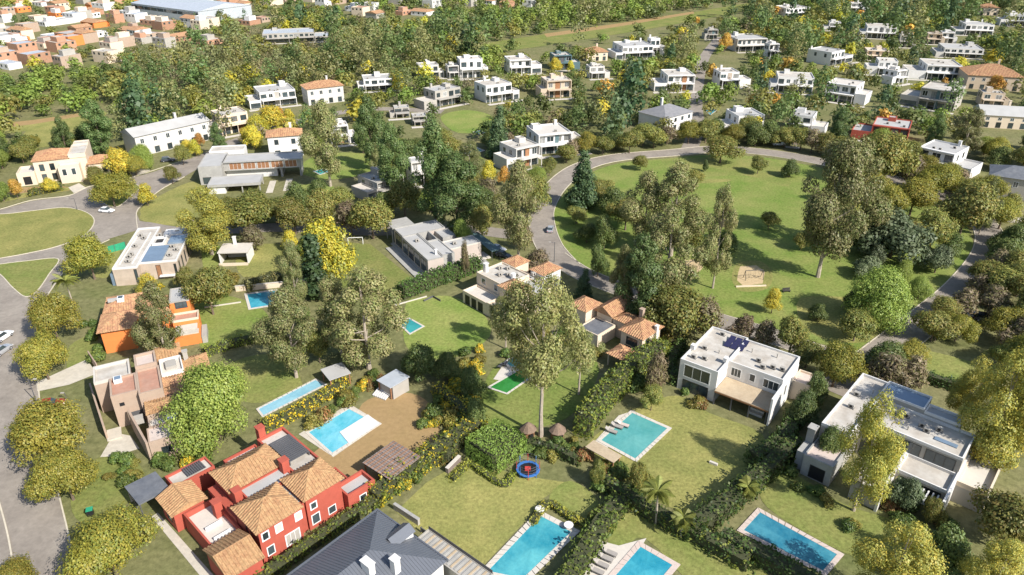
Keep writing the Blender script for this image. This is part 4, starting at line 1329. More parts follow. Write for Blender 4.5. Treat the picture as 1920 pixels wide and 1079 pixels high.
pool('white edged swimming pool left of the folded roof house', [(844, 279), (878, 270), (910, 283), (880, 294)], W_TEAL, COPE, 0.9)
pool('tiny bright blue pool behind the curved grey roof house', [(1322, 208), (1332, 202), (1344, 208), (1332, 217)], W_BLUE, COPE, 0.4)
pool('teal swimming pool behind the roof terrace house', [(1846, 277), (1874, 270), (1892, 285), (1862, 291)], W_TEAL, COPE, 0.5)
# round spa and teal play mat
cx, cy = G(966, 684)
r = empty('spa_tub', (cx, cy, 0))
tag(r, 'round pale spa tub at the end of the green pool', 'spa tub')
pts = [(1.9 * math.cos(a * math.pi / 10), 1.9 * math.sin(a * math.pi / 10)) for a in range(20)]
pin = [(1.5 * math.cos(a * math.pi / 10), 1.5 * math.sin(a * math.pi / 10)) for a in range(20)]
mb = MB()
for i in range(20):
    j = (i + 1) % 20
    mb.prism([pts[i], pts[j], pin[j], pin[i]], 0.08, 0.5)
mb.build('rim', COPE, r)
mb = MB()
mb.poly([(p[0] * 1.02, p[1] * 1.02, 0.4) for p in pin])
mb.build('water', W_TURQ, r)
cx, cy = G(537, 556)
r = empty('play_pool', (cx, cy, 0), rad(12))
tag(r, 'square teal covered pool right of the blue pool', 'pool cover')
MB().box(-1.9, 1.9, -1.8, 1.8, 0.08, 0.3).build('cover', W_TEAL, r)
MB().ring(-2.2, 2.2, -2.1, 2.1, 0.06, 0.34, 0.28).build('rim', COPE, r)
for px, py, L, ang, lab in ((510, 541, 16, 12, 'long low cream wall behind the blue pool'),):
    x, y = G(px, py)
    w_ = empty('garden_wall', (x, y, 0), rad(ang))
    tag(w_, lab, 'wall')
    MB().box(-L / 2, L / 2, 0, 0.3, 0, 1.3).build('wall', CREAM, w_)
    MB().box(-L / 2 - .05, L / 2 + .05, -0.06, 0.36, 1.302, 1.4).build('wall_cap', COPE, w_)


# ------------------------------------------------------------ pergolas, huts, garden things
def shade(label, corners, z, m, name='pergola', land=None, slats=0, sm=None, cat='pergola', posts=WOOD, t=0.12):
    Q = [G(*p, z) for p in corners]
    cx, cy = sum(q[0] for q in Q) / 4, sum(q[1] for q in Q) / 4
    ang = math.atan2(Q[1][1] - Q[0][1], Q[1][0] - Q[0][0])
    w = math.hypot(Q[1][0] - Q[0][0], Q[1][1] - Q[0][1])
    d = math.hypot(Q[2][0] - Q[1][0], Q[2][1] - Q[1][1])
    r = empty(name, (cx, cy, 0), ang)
    tag(r, label, cat)
    if land:
        LAND.append((land, cx, cy, r))
    FOOT.append((cx, cy, max(w, d) / 2))
    if slats:
        me = MB().box(-w / 2, w / 2, -d / slats * 0.44, d / slats * 0.44, z - 0.02, z + 0.05).mesh('slat', sm or m)
        for i in range(slats):
            link('slat', me, r, (random.uniform(-.05, .05), -d / 2 + d * (i + .5) / slats, random.uniform(0, 0.02)))
        k = 8
        for i in range(k):
            x = -w / 2 + w * (i + 0.5) / k
            MB().box(x - .05, x + .05, -d / 2, d / 2, z + 0.075, z + 0.13).build('cross_batten', posts, r)
        MB().box(-w / 2, w / 2, -d / 2 + 0.1, d / 2 - 0.1, z - 0.16, z - 0.1).build('lining', m, r)
    else:
        MB().box(-w / 2, w / 2, -d / 2, d / 2, z - t, z).build('cover', m, r)
    for sx in (-1, 1):
        for sy in (-1, 1):
            MB().box(sx * (w / 2 - .3) - .1, sx * (w / 2 - .3) + .1, sy * (d / 2 - .3) - .1, sy * (d / 2 - .3) + .1, 0, z - 0.17).build('post', posts, r)
    return r


shade('brown slatted timber pergola on the bare earth court', [(676, 868), (727, 900), (789, 858), (744, 826)], 2.8, GREYWOOD, land='the brown slatted pergola', slats=15, sm=GREYWOOD)
shade('beige canvas pergola at the corner of the turquoise pool', [(1096, 838), (1149, 868), (1167, 856), (1115, 824)], 2.6, REED, land='the canvas pergola')
shade('pale grey roofed shelter at the end of the lap pool', [(601, 692), (618, 713), (658, 698), (640, 682)], 2.6, ROOFG, 'pool_shelter', 'the pool shelter', cat='shelter')
hut = shade('small grey garden shed with white slatted ramp in front', [(712, 715), (738, 730), (760, 703), (738, 692)], 2.8, GALV, 'garden_shed', 'the small grey shed', cat='shed')
MB().box(-2.0, 2.0, -1.9, 1.9, 0, 2.6).build('wall', GREYW, hut)
x, y = G(722, 738)
r = empty('slatted_ramp', (x, y, 0), rad(60))
tag(r, 'striped white wooden ramp in front of the small grey shed', 'ramp')
for i in range(7):
    MB().poly([(-1.8, -1.5 + i * .45, 0.3), (1.8, -1.5 + i * .45, 1.3), (1.8, -1.2 + i * .45, 1.3), (-1.8, -1.2 + i * .45, 0.3)]).poly([(-1.8, -1.5 + i * .45, 0.3), (1.8, -1.5 + i * .45, 1.3), (1.8, -1.5 + i * .45, 1.1), (-1.8, -1.5 + i * .45, 0.1)]).build('slat', WHITE, r)
MB().box(-1.8, 1.8, -1.3, 1.5, 0.05, 0.12).build('base', GREYW, r)
for px, py, lab in ((990, 818, 'left thatched playhouse beside the tall pale trunk'), (1045, 820, 'right thatched playhouse beside the tall pale trunk')):
    x, y = G(px, py)
    r = empty('thatched_hut', (x, y, 0), 0.5)
    tag(r, lab, 'hut', 'thatched playhouses')
    mb = MB()
    n = 9
    ring = [(1.5 * math.cos(2 * math.pi * i / n), 1.5 * math.sin(2 * math.pi * i / n), 1.5 + random.uniform(-.12, .12)) for i in range(n)]
    top = [(0.5 * math.cos(2 * math.pi * i / n), 0.5 * math.sin(2 * math.pi * i / n), 2.6) for i in range(n)]
    for i in range(n):
        j = (i + 1) % n
        mb.poly([ring[i], ring[j], top[j], top[i]]).poly([top[i], top[j], (0, 0, 2.9)])
    mb.build('thatch_roof', THATCH, r)
    MB().tube((0, 0, 0), (0, 0, 1.7), 1.1, 1.1, 9).build('wall', WOOD, r)
    MB().box(-0.4, 0.4, -1.2, -1.06, 0, 1.2).build('doorway', BLACK, r)
x, y = G(990, 886)
r = empty('trampoline', (x, y, 0))
tag(r, 'round blue rimmed trampoline with dark net beside the clipped tree', 'trampoline')
LAND.append(('the blue trampoline', x, y, r))
n = 16
c = [(math.cos(2 * math.pi * i / n), math.sin(2 * math.pi * i / n)) for i in range(n)]
mb, mt, ne = MB(), MB(), MB()
for i in range(n):
    a, b = c[i], c[(i + 1) % n]
    mb.prism([(a[0] * 1.9, a[1] * 1.9), (b[0] * 1.9, b[1] * 1.9), (b[0] * 1.5, b[1] * 1.5), (a[0] * 1.5, a[1] * 1.5)], 0.62, 0.78)
mt.poly([(a[0] * 1.52, a[1] * 1.52, 0.64) for a in c])
mb.build('pad', BLUE, r)
mt.build('mat', BLACK, r)
for i in range(0, n, 2):
    MB().tube((c[i][0] * 1.8, c[i][1] * 1.8, 0), (c[i][0] * 1.8, c[i][1] * 1.8, 2.3), 0.05).build('pole', BLUE if i % 4 else REDV, r)
for z in (1.3, 1.8, 2.3):
    for i in range(n):
        a, b = c[i], c[(i + 1) % n]
        ne.tube((a[0] * 1.8, a[1] * 1.8, z), (b[0] * 1.8, b[1] * 1.8, z), 0.025, 0.025, 4)
ne.build('net_rail', DGREY, r)
MB().box(-0.5, 0.4, -0.4, 0.4, 0.66, 0.9).build('play_cushion', REDV, r)


# loungers
def lounger(px, py, ang, label, z=0.15, cm=CUSH):
    x, y = G(px, py)
    r = empty('sun_lounger', (x, y, z), rad(ang))
    tag(r, label, 'sun lounger', 'sun loungers by the pools')
    MB().box(-0.35, 0.35, -1.0, 0.45, 0.28, 0.40).build('mattress', cm, r)
    MB().poly([(-.35, .46, .40), (.35, .46, .40), (.35, 1.05, .80), (-.35, 1.05, .80)]).poly([(-.35, .46, .28), (-.35, 1.05, .68), (.35, 1.05, .68), (.35, .46, .28)]).poly([(-.35, 1.05, .68), (-.35, 1.05, .8), (.35, 1.05, .8), (.35, 1.05, .68)]).build('backrest', cm, r)
    MB().ring(-0.38, 0.38, -1.03, 0.5, 0.2, 0.278, 0.06).build('frame', DGREY, r)
    me = MB().box(-.04, .04, -.04, .04, 0, 0.2).mesh('leg', DGREY)
    for a in (-.33, .33):
        for b in (-.95, .42):
            link('leg', me, r, (a, b, 0))


for i, (px, py) in enumerate(((1143, 1040), (1135, 1050), (1127, 1062), (1118, 1074))):
    lounger(px, py, 60, ['topmost', 'second from the top', 'third from the top', 'lowest'][i] + ' of four grey loungers on the pale terrace')
lounger(1146, 812, 62, 'lower grey lounger of the two beside the turquoise pool')
lounger(1157, 803, 62, 'upper grey lounger of the two beside the turquoise pool')
lounger(1168, 800, 62, 'pinkish towel covered lounger at the turquoise pool corner', cm=PINKCOPE)
lounger(938, 690, 150, 'dark lounger on the paving by the green pool', cm=DGREY)
lounger(946, 686, 150, 'second dark lounger on the paving by the green pool nearer its spa', cm=DGREY)


def table_set(px, py, label, umbrella=None):
    x, y = G(px, py)
    r = empty('garden_table', (x, y, 0.1))
    tag(r, label, 'table')
    n = 12
    MB().tube((0, 0, .68), (0, 0, .74), 0.7, 0.7, n).build('table_top', WHITE, r)
    MB().tube((0, 0, 0), (0, 0, .68), 0.06, 0.06).build('pedestal', DGREY, r)
    if umbrella:
        p = empty('parasol', (x, y, 0.1))
        tag(p, umbrella, 'parasol')
        MB().tube((0, 0, .75), (0, 0, 2.5), 0.03).build('pole', DGREY, p)
        MB().tube((0, 0, 2.2), (0, 0, 2.75), 1.5, 0.05, 8).build('canopy', WHITE, p)


table_set(1066, 992, 'round white table on the aqua pool terrace')
table_set(1012, 962, 'small round white table at the top corner of the aqua pool')
table_set(1150, 880, 'round table under the beige canvas pergola')

# football goal
x, y = G(667, 459)
r = empty('football_goal', (x, y, 0), rad(6))
tag(r, 'small white football goal on the narrow lawn', 'goal')
LAND.append(('the football goal', x, y, r))
for s in (-1.9, 1.9):
    MB().tube((s, 0, 0), (s, 0, 2.0), 0.08).build('goal_post', FRAMEW, r)
    MB().tube((s, 0, 2.0), (s, 1.2, 0.02), 0.05).build('stay', FRAMEW, r)
MB().tube((-1.9, 0, 2.0), (1.9, 0, 2.0), 0.08).build('crossbar', FRAMEW, r)

# swings on the sand
for px, py, lab, sc in ((1297, 503, 'left swing frame on the smaller sand patch', 0.75), (1412, 523, 'dark swing frame with hanging seats on the larger sand patch', 0.9)):
    x, y = G(px, py)
    r = empty('swing_set', (x, y, 0), rad(6), (sc, sc, sc))
    tag(r, lab, 'swing set', 'playground swings')
    LAND.append(('the %s sand patch' % ('smaller' if sc < .8 else 'larger'), x, y, r))
    MB().tube((-2.4, 0, 2.5), (2.4, 0, 2.5), 0.09).build('top_bar', FRAMED, r)
    for s in (-2.4, 2.4):
        MB().tube((s, -0.9, 0), (s, 0, 2.5), 0.08).build('leg', FRAMED, r)
        MB().tube((s, 0.9, 0), (s, 0, 2.5), 0.08).build('leg', FRAMED, r)
    for s in (-1.2, 0.2, 1.4):
        q = MB().box(s - .25, s + .25, -.1, .1, .5, .55).build('swing_seat', BLACK, r)
        MB().tube((s - .22, 0, .552), (s - .22, 0, 2.42), 0.02, 0.02, 4).tube((s + .22, 0, .552), (s + .22, 0, 2.42), 0.02, 0.02, 4).build('chain', DGREY, q)
for px, py, lab in ((1389, 537, 'low timber edging along the front of the larger sand patch'),):
    x, y = G(1408, 538)
    r = MB().box(-3.6, 3.6, -.12, .12, 0, .35).build('sand_edging', CREAM)
    r.location = (x, y, 0)
    r.rotation_euler = (0, 0, rad(4))
    tag(r, lab, 'edging')
x, y = G(1474, 548)
r = empty('park_bench', (x, y, 0), rad(8))
tag(r, 'dark park bench alone on the park grass near the larger sand patch', 'bench')
MB().box(-.9, .9, -.3, .2, .4, .48).build('seat', FRAMED, r)
MB().box(-.9, .9, .22, .3, .5, 1.0).build('backrest', FRAMED, r)
for s in (-.75, .75):
    MB().box(s - .06, s + .06, -.28, .2, 0, .398).build('leg', FRAMED, r)

# green mesh fence round the modern block, other fences and walls
def wall(px, h, t, m, label, name='garden_wall', cat='wall', capm=None, z=0):
    P = [G(*p) for p in px]
    x, y = P[0]
    r = empty(name, (x, y, 0))
    tag(r, label, cat)
    for i in range(len(P) - 1):
        A, B = P[i], P[i + 1]
        L = math.hypot(B[0] - A[0], B[1] - A[1])
        a = math.atan2(B[1] - A[1], B[0] - A[0])
        link(name + '_panel' if cat == 'fence' else 'wall', MB().box(0, L, -t / 2, t / 2, 0, h).mesh(name, m), r, (A[0] - x, A[1] - y, z), a)
        if capm:
            link('wall_cap', MB().box(-.03, L + .03, -t / 2 - .05, t / 2 + .05, h + .002, h + .1).mesh(name, capm), r, (A[0] - x, A[1] - y, z), a)
        if cat == 'fence':
            me = MB().box(-.05, .05, -t / 2 - .06, t / 2 + .06, 0, h + .1).mesh('post', DGREY)
            n = max(1, int(L / 2.5))
            for q in range(n + 1):
                link('post', me, r, (A[0] - x + (B[0] - A[0]) * q / n, A[1] - y + (B[1] - A[1]) * q / n, z), a)
    return r


wall([(148, 492), (170, 486), (196, 478), (237, 466)], 1.9, 0.05, SCREEN, 'green mesh site fence beside the modern white block', 'mesh_fence', 'fence')
wall([(790, 998), (905, 1072)], 0.9, 0.12, DGREY, 'dark low railing between the metal roof and the yellow lawn', 'railing', 'fence')
wall([(838, 888), (862, 864)], 1.0, 0.5, GREYWOOD, 'low pinkish stone wall at the lawn corner by the clipped tree', capm=COPE)
wall([(740, 955), (786, 985)], 1.1, 0.4, GREYW, 'dark weathered garden wall behind the metal roof', capm=CONC)
wall([(170, 676), (186, 700)], 2.2, 0.2, PINKW, 'pinkish boundary wall between the orange and brown houses')
wall([(735, 575), (800, 557)], 0.25, 0.2, COPE, 'low pale garden edging along the lawn of the cream house', 'garden_edging', 'edging')
wall([(384, 578), (452, 568)], 0.3, 0.2, COPE, 'low stone edging across the orange house lawn', 'garden_edging', 'edging')
wall([(795, 566), (812, 558), (826, 566)], 0.5, 0.1, DGREY, 'small dark play frame rail on the cream house lawn', 'rail', 'rail')
wall([(1330, 868), (1345, 874)], 0.4, 0.4, COPE, 'pale stone step at the foot of the grey villa hedge')


# street lamp, poles, bin
def lamp(px, py, top, label, arm=1.6, ang=180):
    x, y = G(px, py)
    h_ = height_at(x, y, top)
    r = empty('street_lamp', (x, y, 0), rad(ang))
    tag(r, label, 'street lamp', 'street lamps')
    MB().tube((0, 0, 0), (0, 0, h_), 0.1, 0.06).build('pole', DGREY, r)
    MB().tube((0, 0, h_ - .1), (arm, 0, h_ + .1), 0.05).build('arm', DGREY, r)
    MB().box(arm - .1, arm + .5, -.14, .14, h_ + .04, h_ + .18).build('lamp_head', GREYW, r)


lamp(145, 394, 372, 'thin dark street lamp on the tip of the grass island')
lamp(69, 755, 712, 'thin street pole under the olive street trees by the driveway', 1.0, 0)
lamp(1039, 492, 455, 'thin pole beside the ring road left of the park', 1.0)
lamp(126, 752, 738, 'short dark post on the driveway of the pinkish brown house', .2)
x, y = G(171, 966)
r = empty('wheelie_bin', (x, y, 0), 0.4)
tag(r, 'green topped rubbish bin on the verge beside the red villa', 'bin')
MB().prism([(-.4, -.4), (.4, -.4), (.4, .4), (-.4, .4)], 0.1, 1.1).build('body', BLACK, r)
MB().box(-.45, .45, -.45, .45, 1.102, 1.2).build('lid', SCREEN, r)
for s in (-.3, .3):
    MB().tube((s - .06, .42, .12), (s + .06, .42, .12), .12, .12, 8).build('wheel', BLACK, r)


# ------------------------------------------------------------ cars
def car(px, py, ang, paint, label, suv=False, world=None, group='cars on the streets'):
    x, y = world or G(px, py)
    r = empty('car', (x, y, 0.06), rad(ang))
    tag(r, label, 'car', group)
    L, Wd, hb, hr = (4.6, 1.85, 0.98, 1.75) if suv else (4.3, 1.75, 0.85, 1.42)

    def loft(secs, m, name):
        mb = MB()
        for (xx, hw, z0, z1) in secs:
            b = len(mb.v)
            zc = (z0 + z1) / 2
            mb.v += [(xx, -hw * .93, z0), (xx, -hw, zc), (xx, -hw * .86, z1), (xx, hw * .86, z1), (xx, hw, zc), (xx, hw * .93, z0)]
        for i in range(len(secs) - 1):
            for j in range(6):
                a = i * 6 + j
                k = i * 6 + (j + 1) % 6
                mb.f.append((a, k, k + 6, a + 6))
        mb.f.append(tuple(range(5, -1, -1)))
        n = len(mb.v)
        mb.f.append(tuple(range(n - 6, n)))
        return mb.build(name, m, r)
    w2 = Wd / 2
    loft([(-L / 2, w2 * .82, .35, hb * .8), (-L / 2 + .15, w2 * .95, .25, hb * .98), (-L * .2, w2, .22, hb * 1.02), (L * .18, w2, .22, hb), (L * .4, w2 * .95, .25, hb * .86), (L / 2, w2 * .75, .35, hb * .68)], paint, 'body')
    rr = -L / 2 + (.2 if suv else .55)
    loft([(rr, w2 * .8, hb * .98, hb + .05), (rr + .4, w2 * .84, hb * .99, hr - .05), (0.1, w2 * .84, hb * .99, hr - .02), (L * .17, w2 * .82, hb * .97, hb + .05)], GLASS, 'windows')
    loft([(rr + .35, w2 * .74, hr - .06, hr - .01), (-.4, w2 * .76, hr - .06, hr + .03), (.1, w2 * .74, hr - .06, hr)], paint, 'roof')
    me = MB().tube((0, -.1, 0), (0, .1, 0), .33, .33, 10).mesh('wheel', BLACK)
    rm = MB().tube((0, -.11, 0), (0, .11, 0), .19, .19, 8).mesh('rim', CARS)
    for sx in (-L * .31, L * .31):
        for sy in (-w2 + .1, w2 - .1):
            wl = link('wheel', me, r, (sx, sy, .33))
            link('rim', rm, wl)
    for sy in (-w2 * .62, w2 * .62):
        MB().box(L / 2 - .06, L / 2 + .02, sy - .17, sy + .17, hb * .5, hb * .64).build('headlight', FRAMEW, r)
        MB().box(-L / 2 - .02, -L / 2 + .05, sy - .15, sy + .15, hb * .62, hb * .78).build('tail_light', REDV, r)
    return r


car(201, 398, -8, CARW, 'white hatchback car alone on the wide left junction')
car(6, 636, 80, CARW, 'white off road car at the left edge on the street', True)
car(4, 662, 80, CARS, 'silver car parked behind the white off road car at the left edge', True)
car(316, 303, 20, CARD, 'dark car parked in front of the long white gabled house', True)
car(202, 322, 15, CARS, 'grey blue car parked beside the round golden tree')
car(1460, 273, -5, CARW, 'white car parked on the far side of the ring road', True)
car(934, 470, -30, CARS, 'blue grey car under the glass canopy of the long grey house')
car(944, 482, -30, CARD, 'dark car in front of the glass canopy of the long grey house')
car(1032, 433, 80, CARS, 'silver car parked in tree shade on the ring road')
car(1893, 590, -20, CARW, 'white car at the right edge among olive trees')
car(1846, 602, -20, CARD, 'dark car on the drive right of the ring road', True)
car(1832, 597, -20, CARS, 'silver car on the drive right of the ring road beside the dark car')
car(1608, 692, 50, CARD, 'dark car under the brown trees near the grey villa', True)
car(98, 762, 20, CARR, 'dark red car on the driveway shaded by street trees')
car(1010, 322, 30, CARW, 'white car on a drive beside the folded roof house')
car(1895, 448, -30, CARD, 'dark car in shade where the ring road meets the side street', True)
# ------------------------------------------------------------ trees
def crown(name, lobes, k, rfr, n, leaf, pal, seed, up=0.15, aspect=1.5, droop=0.0, fill=0.25, jit=0.14, outw=0.75, rnd=0.32):
    """Leaf-sized faces gathered in clumps that sit on the lobes of a crown."""
    rg = np.random.default_rng(seed)
    lob = np.array(lobes, float)
    area = (lob[:, 3] * lob[:, 5]) ** 1.0
    cnt = np.maximum(3, (k * len(lob) * area / area.sum()).astype(int))
    cl, cd, cr = [], [], []
    for L, c in zip(lob, cnt):
        d = rg.normal(size=(c, 3))
        d[:, 2] = d[:, 2] + 0.25
        d /= np.linalg.norm(d, axis=1)[:, None]
        rr = rg.uniform(1 - fill * 2, 1.05, c) ** 0.6
        cl.append(L[:3] + d * L[3:6] * rr[:, None])
        cd.append(d)
        cr.append(np.full(c, (L[3] + L[4] + L[5]) / 3 * rfr) * rg.uniform(0.65, 1.35, c))
    cl, cd, cr = np.concatenate(cl), np.concatenate(cd), np.concatenate(cr)
    pal = np.array(pal, float)
    ccol = pal[rg.integers(0, len(pal), len(cl))]
    ccol = ccol * rg.uniform(0.85, 1.18, (len(cl), 1))
    wgt = cr ** 2
    idx = rg.choice(len(cl), n, p=wgt / wgt.sum())
    d = rg.normal(size=(n, 3))
    d /= np.linalg.norm(d, axis=1)[:, None]
    rad_ = rg.uniform(0.15, 1.0, n) ** 0.5
    p = cl[idx] + d * (cr[idx] * rad_)[:, None]
    p[:, 2] -= droop * rg.uniform(0, 1, n) ** 2 * cr[idx]
    nv = d * 0.7 + cd[idx] * outw + rg.normal(size=(n, 3)) * rnd
    nv[:, 2] += up
    nv /= np.linalg.norm(nv, axis=1)[:, None]
    t = np.cross(nv, rg.normal(size=(n, 3)))
    t /= np.linalg.norm(t, axis=1)[:, None] + 1e-9
    b = np.cross(nv, t)
    s = leaf * rg.uniform(0.55, 1.4, n)[:, None] / 2
    co = ccol[idx] * rg.uniform(1 - jit, 1 + jit, (n, 1))
    V = np.empty((n, 4, 3))
    V[:, 0] = p - t * s * aspect
    V[:, 1] = p + b * s - t * s * 0.1
    V[:, 2] = p + t * s * aspect
    V[:, 3] = p - b * s + t * s * 0.1
    return V, co


def leaf_mesh(name, V, co):
    n = len(V)
    me = bpy.data.meshes.new(name)
    me.vertices.add(n * 4)
    me.vertices.foreach_set('co', V.reshape(-1).astype(np.float32))
    me.loops.add(n * 4)
    me.loops.foreach_set('vertex_index', np.arange(n * 4, dtype=np.int32))
    me.polygons.add(n)
    me.polygons.foreach_set('loop_start', np.arange(0, n * 4, 4, dtype=np.int32))
    me.polygons.foreach_set('loop_total', np.full(n, 4, dtype=np.int32))
    at = me.attributes.new('leaf', 'FLOAT_COLOR', 'FACE')
    at.data.foreach_set('color', np.concatenate([co, np.ones((n, 1))], axis=1).reshape(-1).astype(np.float32))
    me.materials.append(LEAF)
    me.update()
    return me


def limbs(rng, Ht, r0, lobes, m, lean=0.0, frac=0.5, nmax=12):
    mb = MB()
    P = [Vector((0, 0, 0))]
    k = 6
    for i in range(1, k + 1):
        P.append(Vector((lean * i / k + rng.uniform(-.12, .12) * Ht * .05, rng.uniform(-.12, .12) * Ht * .05, Ht * i / k)))
    for i in range(k):
        mb.tube(P[i], P[i + 1], r0 * (1 - i / k * .8) * (1.25 if i == 0 else 1), r0 * (1 - (i + 1) / k * .8), 7)
    ls = list(lobes)
    rng.shuffle(ls)
    for L in ls[:nmax]:
        z = min(max(L[2] * 0.72 - L[5] * .4, Ht * .15), Ht * .95)
        f = z / Ht * k
        i = min(int(f), k - 1)
        s = P[i].lerp(P[i + 1], f - i)
        e = Vector(L[:3])
        mid = s.lerp(e, 0.55) + Vector((0, 0, -0.03 * Ht))
        rr = r0 * (1 - z / Ht * .8)
        mb.tube(s, mid, rr * .5, rr * .32, 5).tube(mid, e, rr * .32, rr * .1, 5)
    return mb.mesh('trunk', m)


def dome(rng, n, R, z0, hz, r):
    sx, sy = rng.uniform(.85, 1.15), rng.uniform(.85, 1.15)
    out = [(0, 0, z0 + hz * .5, R * .55, R * .55, hz * .4)]
    for i in range(n):
        a = 2.4 * i + rng.uniform(-.5, .5)
        q = math.sqrt((i + 0.6) / n)
        rr = R * q * rng.uniform(.62, 1.16) * .78
        z = z0 + hz * (1 - q * q * .75) * rng.uniform(.62, 1.0)
        k = r * rng.uniform(.55, 1.35)
        out.append((rr * math.cos(a) * sx, rr * math.sin(a) * sy, z, k, k, k * .78))
    return out


def tower(rng, n, Ht, R, z0, r, prof):
    out = []
    for i in range(n):
        t = (i + .5) / n
        z = z0 + (Ht - z0) * t
        a = 2.4 * i + rng.uniform(-.5, .5)
        k = r * rng.uniform(.65, 1.25) * (0.6 + 0.4 * prof(t))
        q = max(0, R * prof(t) - k * .6) * rng.uniform(.55, 1.1)
        out.append((q * math.cos(a), q * math.sin(a), z - k * .4, k, k, k * .95))
    return out


PROTO = {}
LOWRES = {}


def proto(kind, lobes_f, Ht, tr, bark, pal, k, rfr, n, leaf, variants=2, up=.4, droop=0, aspect=1.5, fill=.25, low=300, lowleaf=.95, lean=0, nmax=12, thf=.9):
    PROTO[kind] = []
    for v in range(variants):
        rng = random.Random(len(PROTO) * 31 + v)
        lobes = lobes_f(rng)
        V, co = crown(kind, lobes, k, rfr, n, leaf, pal, len(PROTO) * 17 + v, up, aspect, droop, fill)
        top = np.percentile(V[:, :, 2], 99.7)
        PROTO[kind].append((leaf_mesh('crown', V, co), limbs(rng, Ht * thf, tr, lobes, bark, lean, nmax=nmax), float(top)))
        if v == 0 and low:
            V, co = crown(kind, lobes, max(8, k // 3), rfr * 1.5, low, lowleaf, pal, 5, up, 1.2, droop, fill, jit=.07, outw=1.0, rnd=.22)
            LOWRES[kind] = (V, co * .5 + co.mean(axis=0) * .5, float(top))


sp = lambda t: max(.12, math.sin(math.pi * min(1, t * .85 + .12)) ** .8)
proto('euc', lambda r: tower(r, 19, 28, 8.2, 6, 3.0, sp), 28, .48, PALEBARK, [(0.207, 0.221, 0.072), (0.26, 0.247, 0.095), (0.149, 0.18, 0.054), (0.231, 0.206, 0.09)], 190, .33, 23000, .33, 3, droop=.6, low=480, lowleaf=1.05)
proto('eucy', lambda r: tower(r, 18, 26, 8.0, 5, 3.0, sp), 26, .45, PALEBARK, [(0.341, 0.31, 0.054), (0.291, 0.285, 0.059), (0.401, 0.32, 0.046), (0.23, 0.24, 0.049)], 210, .33, 30000, .27, 2, droop=.6, low=460, lowleaf=1.05)
proto('gum', lambda r: tower(r, 17, 30, 10.0, 14.5, 3.0, lambda t: max(.15, math.sin(math.pi * min(1, t * .9 + .1)) ** .6)), 30, .5, PALEBARK, [(0.242, 0.265, 0.081), (0.283, 0.286, 0.09), (0.19, 0.213, 0.067), (0.257, 0.239, 0.085)], 170, .32, 22000, .31, 1, droop=.8, low=0, nmax=17)
proto('eucd', lambda r: tower(r, 18, 26, 6.4, 4, 2.7, sp), 26, .45, BARK, [(0.105, 0.163, 0.046), (0.129, 0.184, 0.054), (0.158, 0.195, 0.061), (0.084, 0.137, 0.038)], 190, .34, 19000, .34, 3, droop=.4, low=460, lowleaf=1.05)
proto('street', lambda r: dome(r, 15, 5.2, 2.2, 6.4, 1.9), 8.5, .22, BARK, [(0.263, 0.235, 0.03), (0.219, 0.215, 0.035), (0.296, 0.245, 0.035), (0.162, 0.18, 0.03)], 250, .32, 23000, .19, 3, low=280, lowleaf=.95)
proto('olive', lambda r: dome(r, 14, 5.0, 2.4, 7.0, 1.9), 9, .24, BARK, [(0.224, 0.219, 0.046), (0.182, 0.199, 0.046), (0.254, 0.209, 0.049), (0.149, 0.173, 0.041)], 210, .33, 11000, .28, 3, low=280, lowleaf=.95)
proto('green', lambda r: dome(r, 16, 5.4, 1.2, 8.6, 2.3), 10, .28, BARK, [(.215, .265, .045), (.255, .295, .055), (.155, .21, .035)], 380, .26, 32000, .185, 2, low=320, lowleaf=.95)
proto('dark', lambda r: dome(r, 15, 4.8, 1.0, 8.0, 2.1), 9.5, .25, BARK, [(0.083, 0.121, 0.032), (0.11, 0.147, 0.038), (0.143, 0.163, 0.045)], 220, .32, 11000, .3, 2, low=320, lowleaf=.95)
proto('pine', lambda r: tower(r, 20, 17, 4.6, 1.5, 2.2, lambda t: max(.12, (1 - t) ** .7)), 17, .3, BARK, [(0.06, 0.105, 0.045), (0.076, 0.125, 0.05), (0.098, 0.145, 0.054)], 200, .36, 11000, .34, 2, droop=.5, low=360, aspect=2)
proto('cypress', lambda r: tower(r, 14, 12, 1.7, .6, 1.2, lambda t: max(.25, (1 - t) ** .5)), 12, .2, BARK, [(.04, .07, .025), (.06, .09, .03)], 90, .5, 3500, .34, 1, low=80)
proto('gold', lambda r: dome(r, 13, 3.5, 1.6, 6.0, 1.6), 7.5, .17, BARK, [(.55, .46, .04), (.47, .42, .05), (.60, .45, .03), (.33, .34, .05)], 160, .34, 8500, .24, 2, low=280, lowleaf=.95)
proto('orange', lambda r: dome(r, 13, 3.6, 1.6, 6.2, 1.6), 7.8, .17, BARK, [(.50, .25, .04), (.54, .31, .04), (.42, .23, .05), (.34, .24, .05)], 160, .34, 8500, .24, 1, low=280, lowleaf=.95)
proto('bare', lambda r: dome(r, 14, 4.6, 2.0, 7.0, 2.0), 9, .22, BARK, [(0.209, 0.155, 0.095), (0.247, 0.185, 0.114), (0.171, 0.14, 0.076), (0.209, 0.19, 0.071)], 170, .4, 4200, .30, 2, aspect=3.2, fill=.4, low=110, nmax=15)
proto('greyg', lambda r: dome(r, 16, 6.0, 2.0, 5.6, 2.2), 8, .3, BARK, [(0.14, 0.175, 0.086), (0.162, 0.19, 0.095), (0.108, 0.145, 0.068)], 210, .34, 8000, .4, 1, low=120)
proto('shrub', lambda r: dome(r, 9, 1.3, .1, 1.9, .7), 2, .05, BARK, [(.10, .15, .03), (.14, .175, .035), (.075, .12, .028)], 70, .4, 1500, .22, 3, low=0)
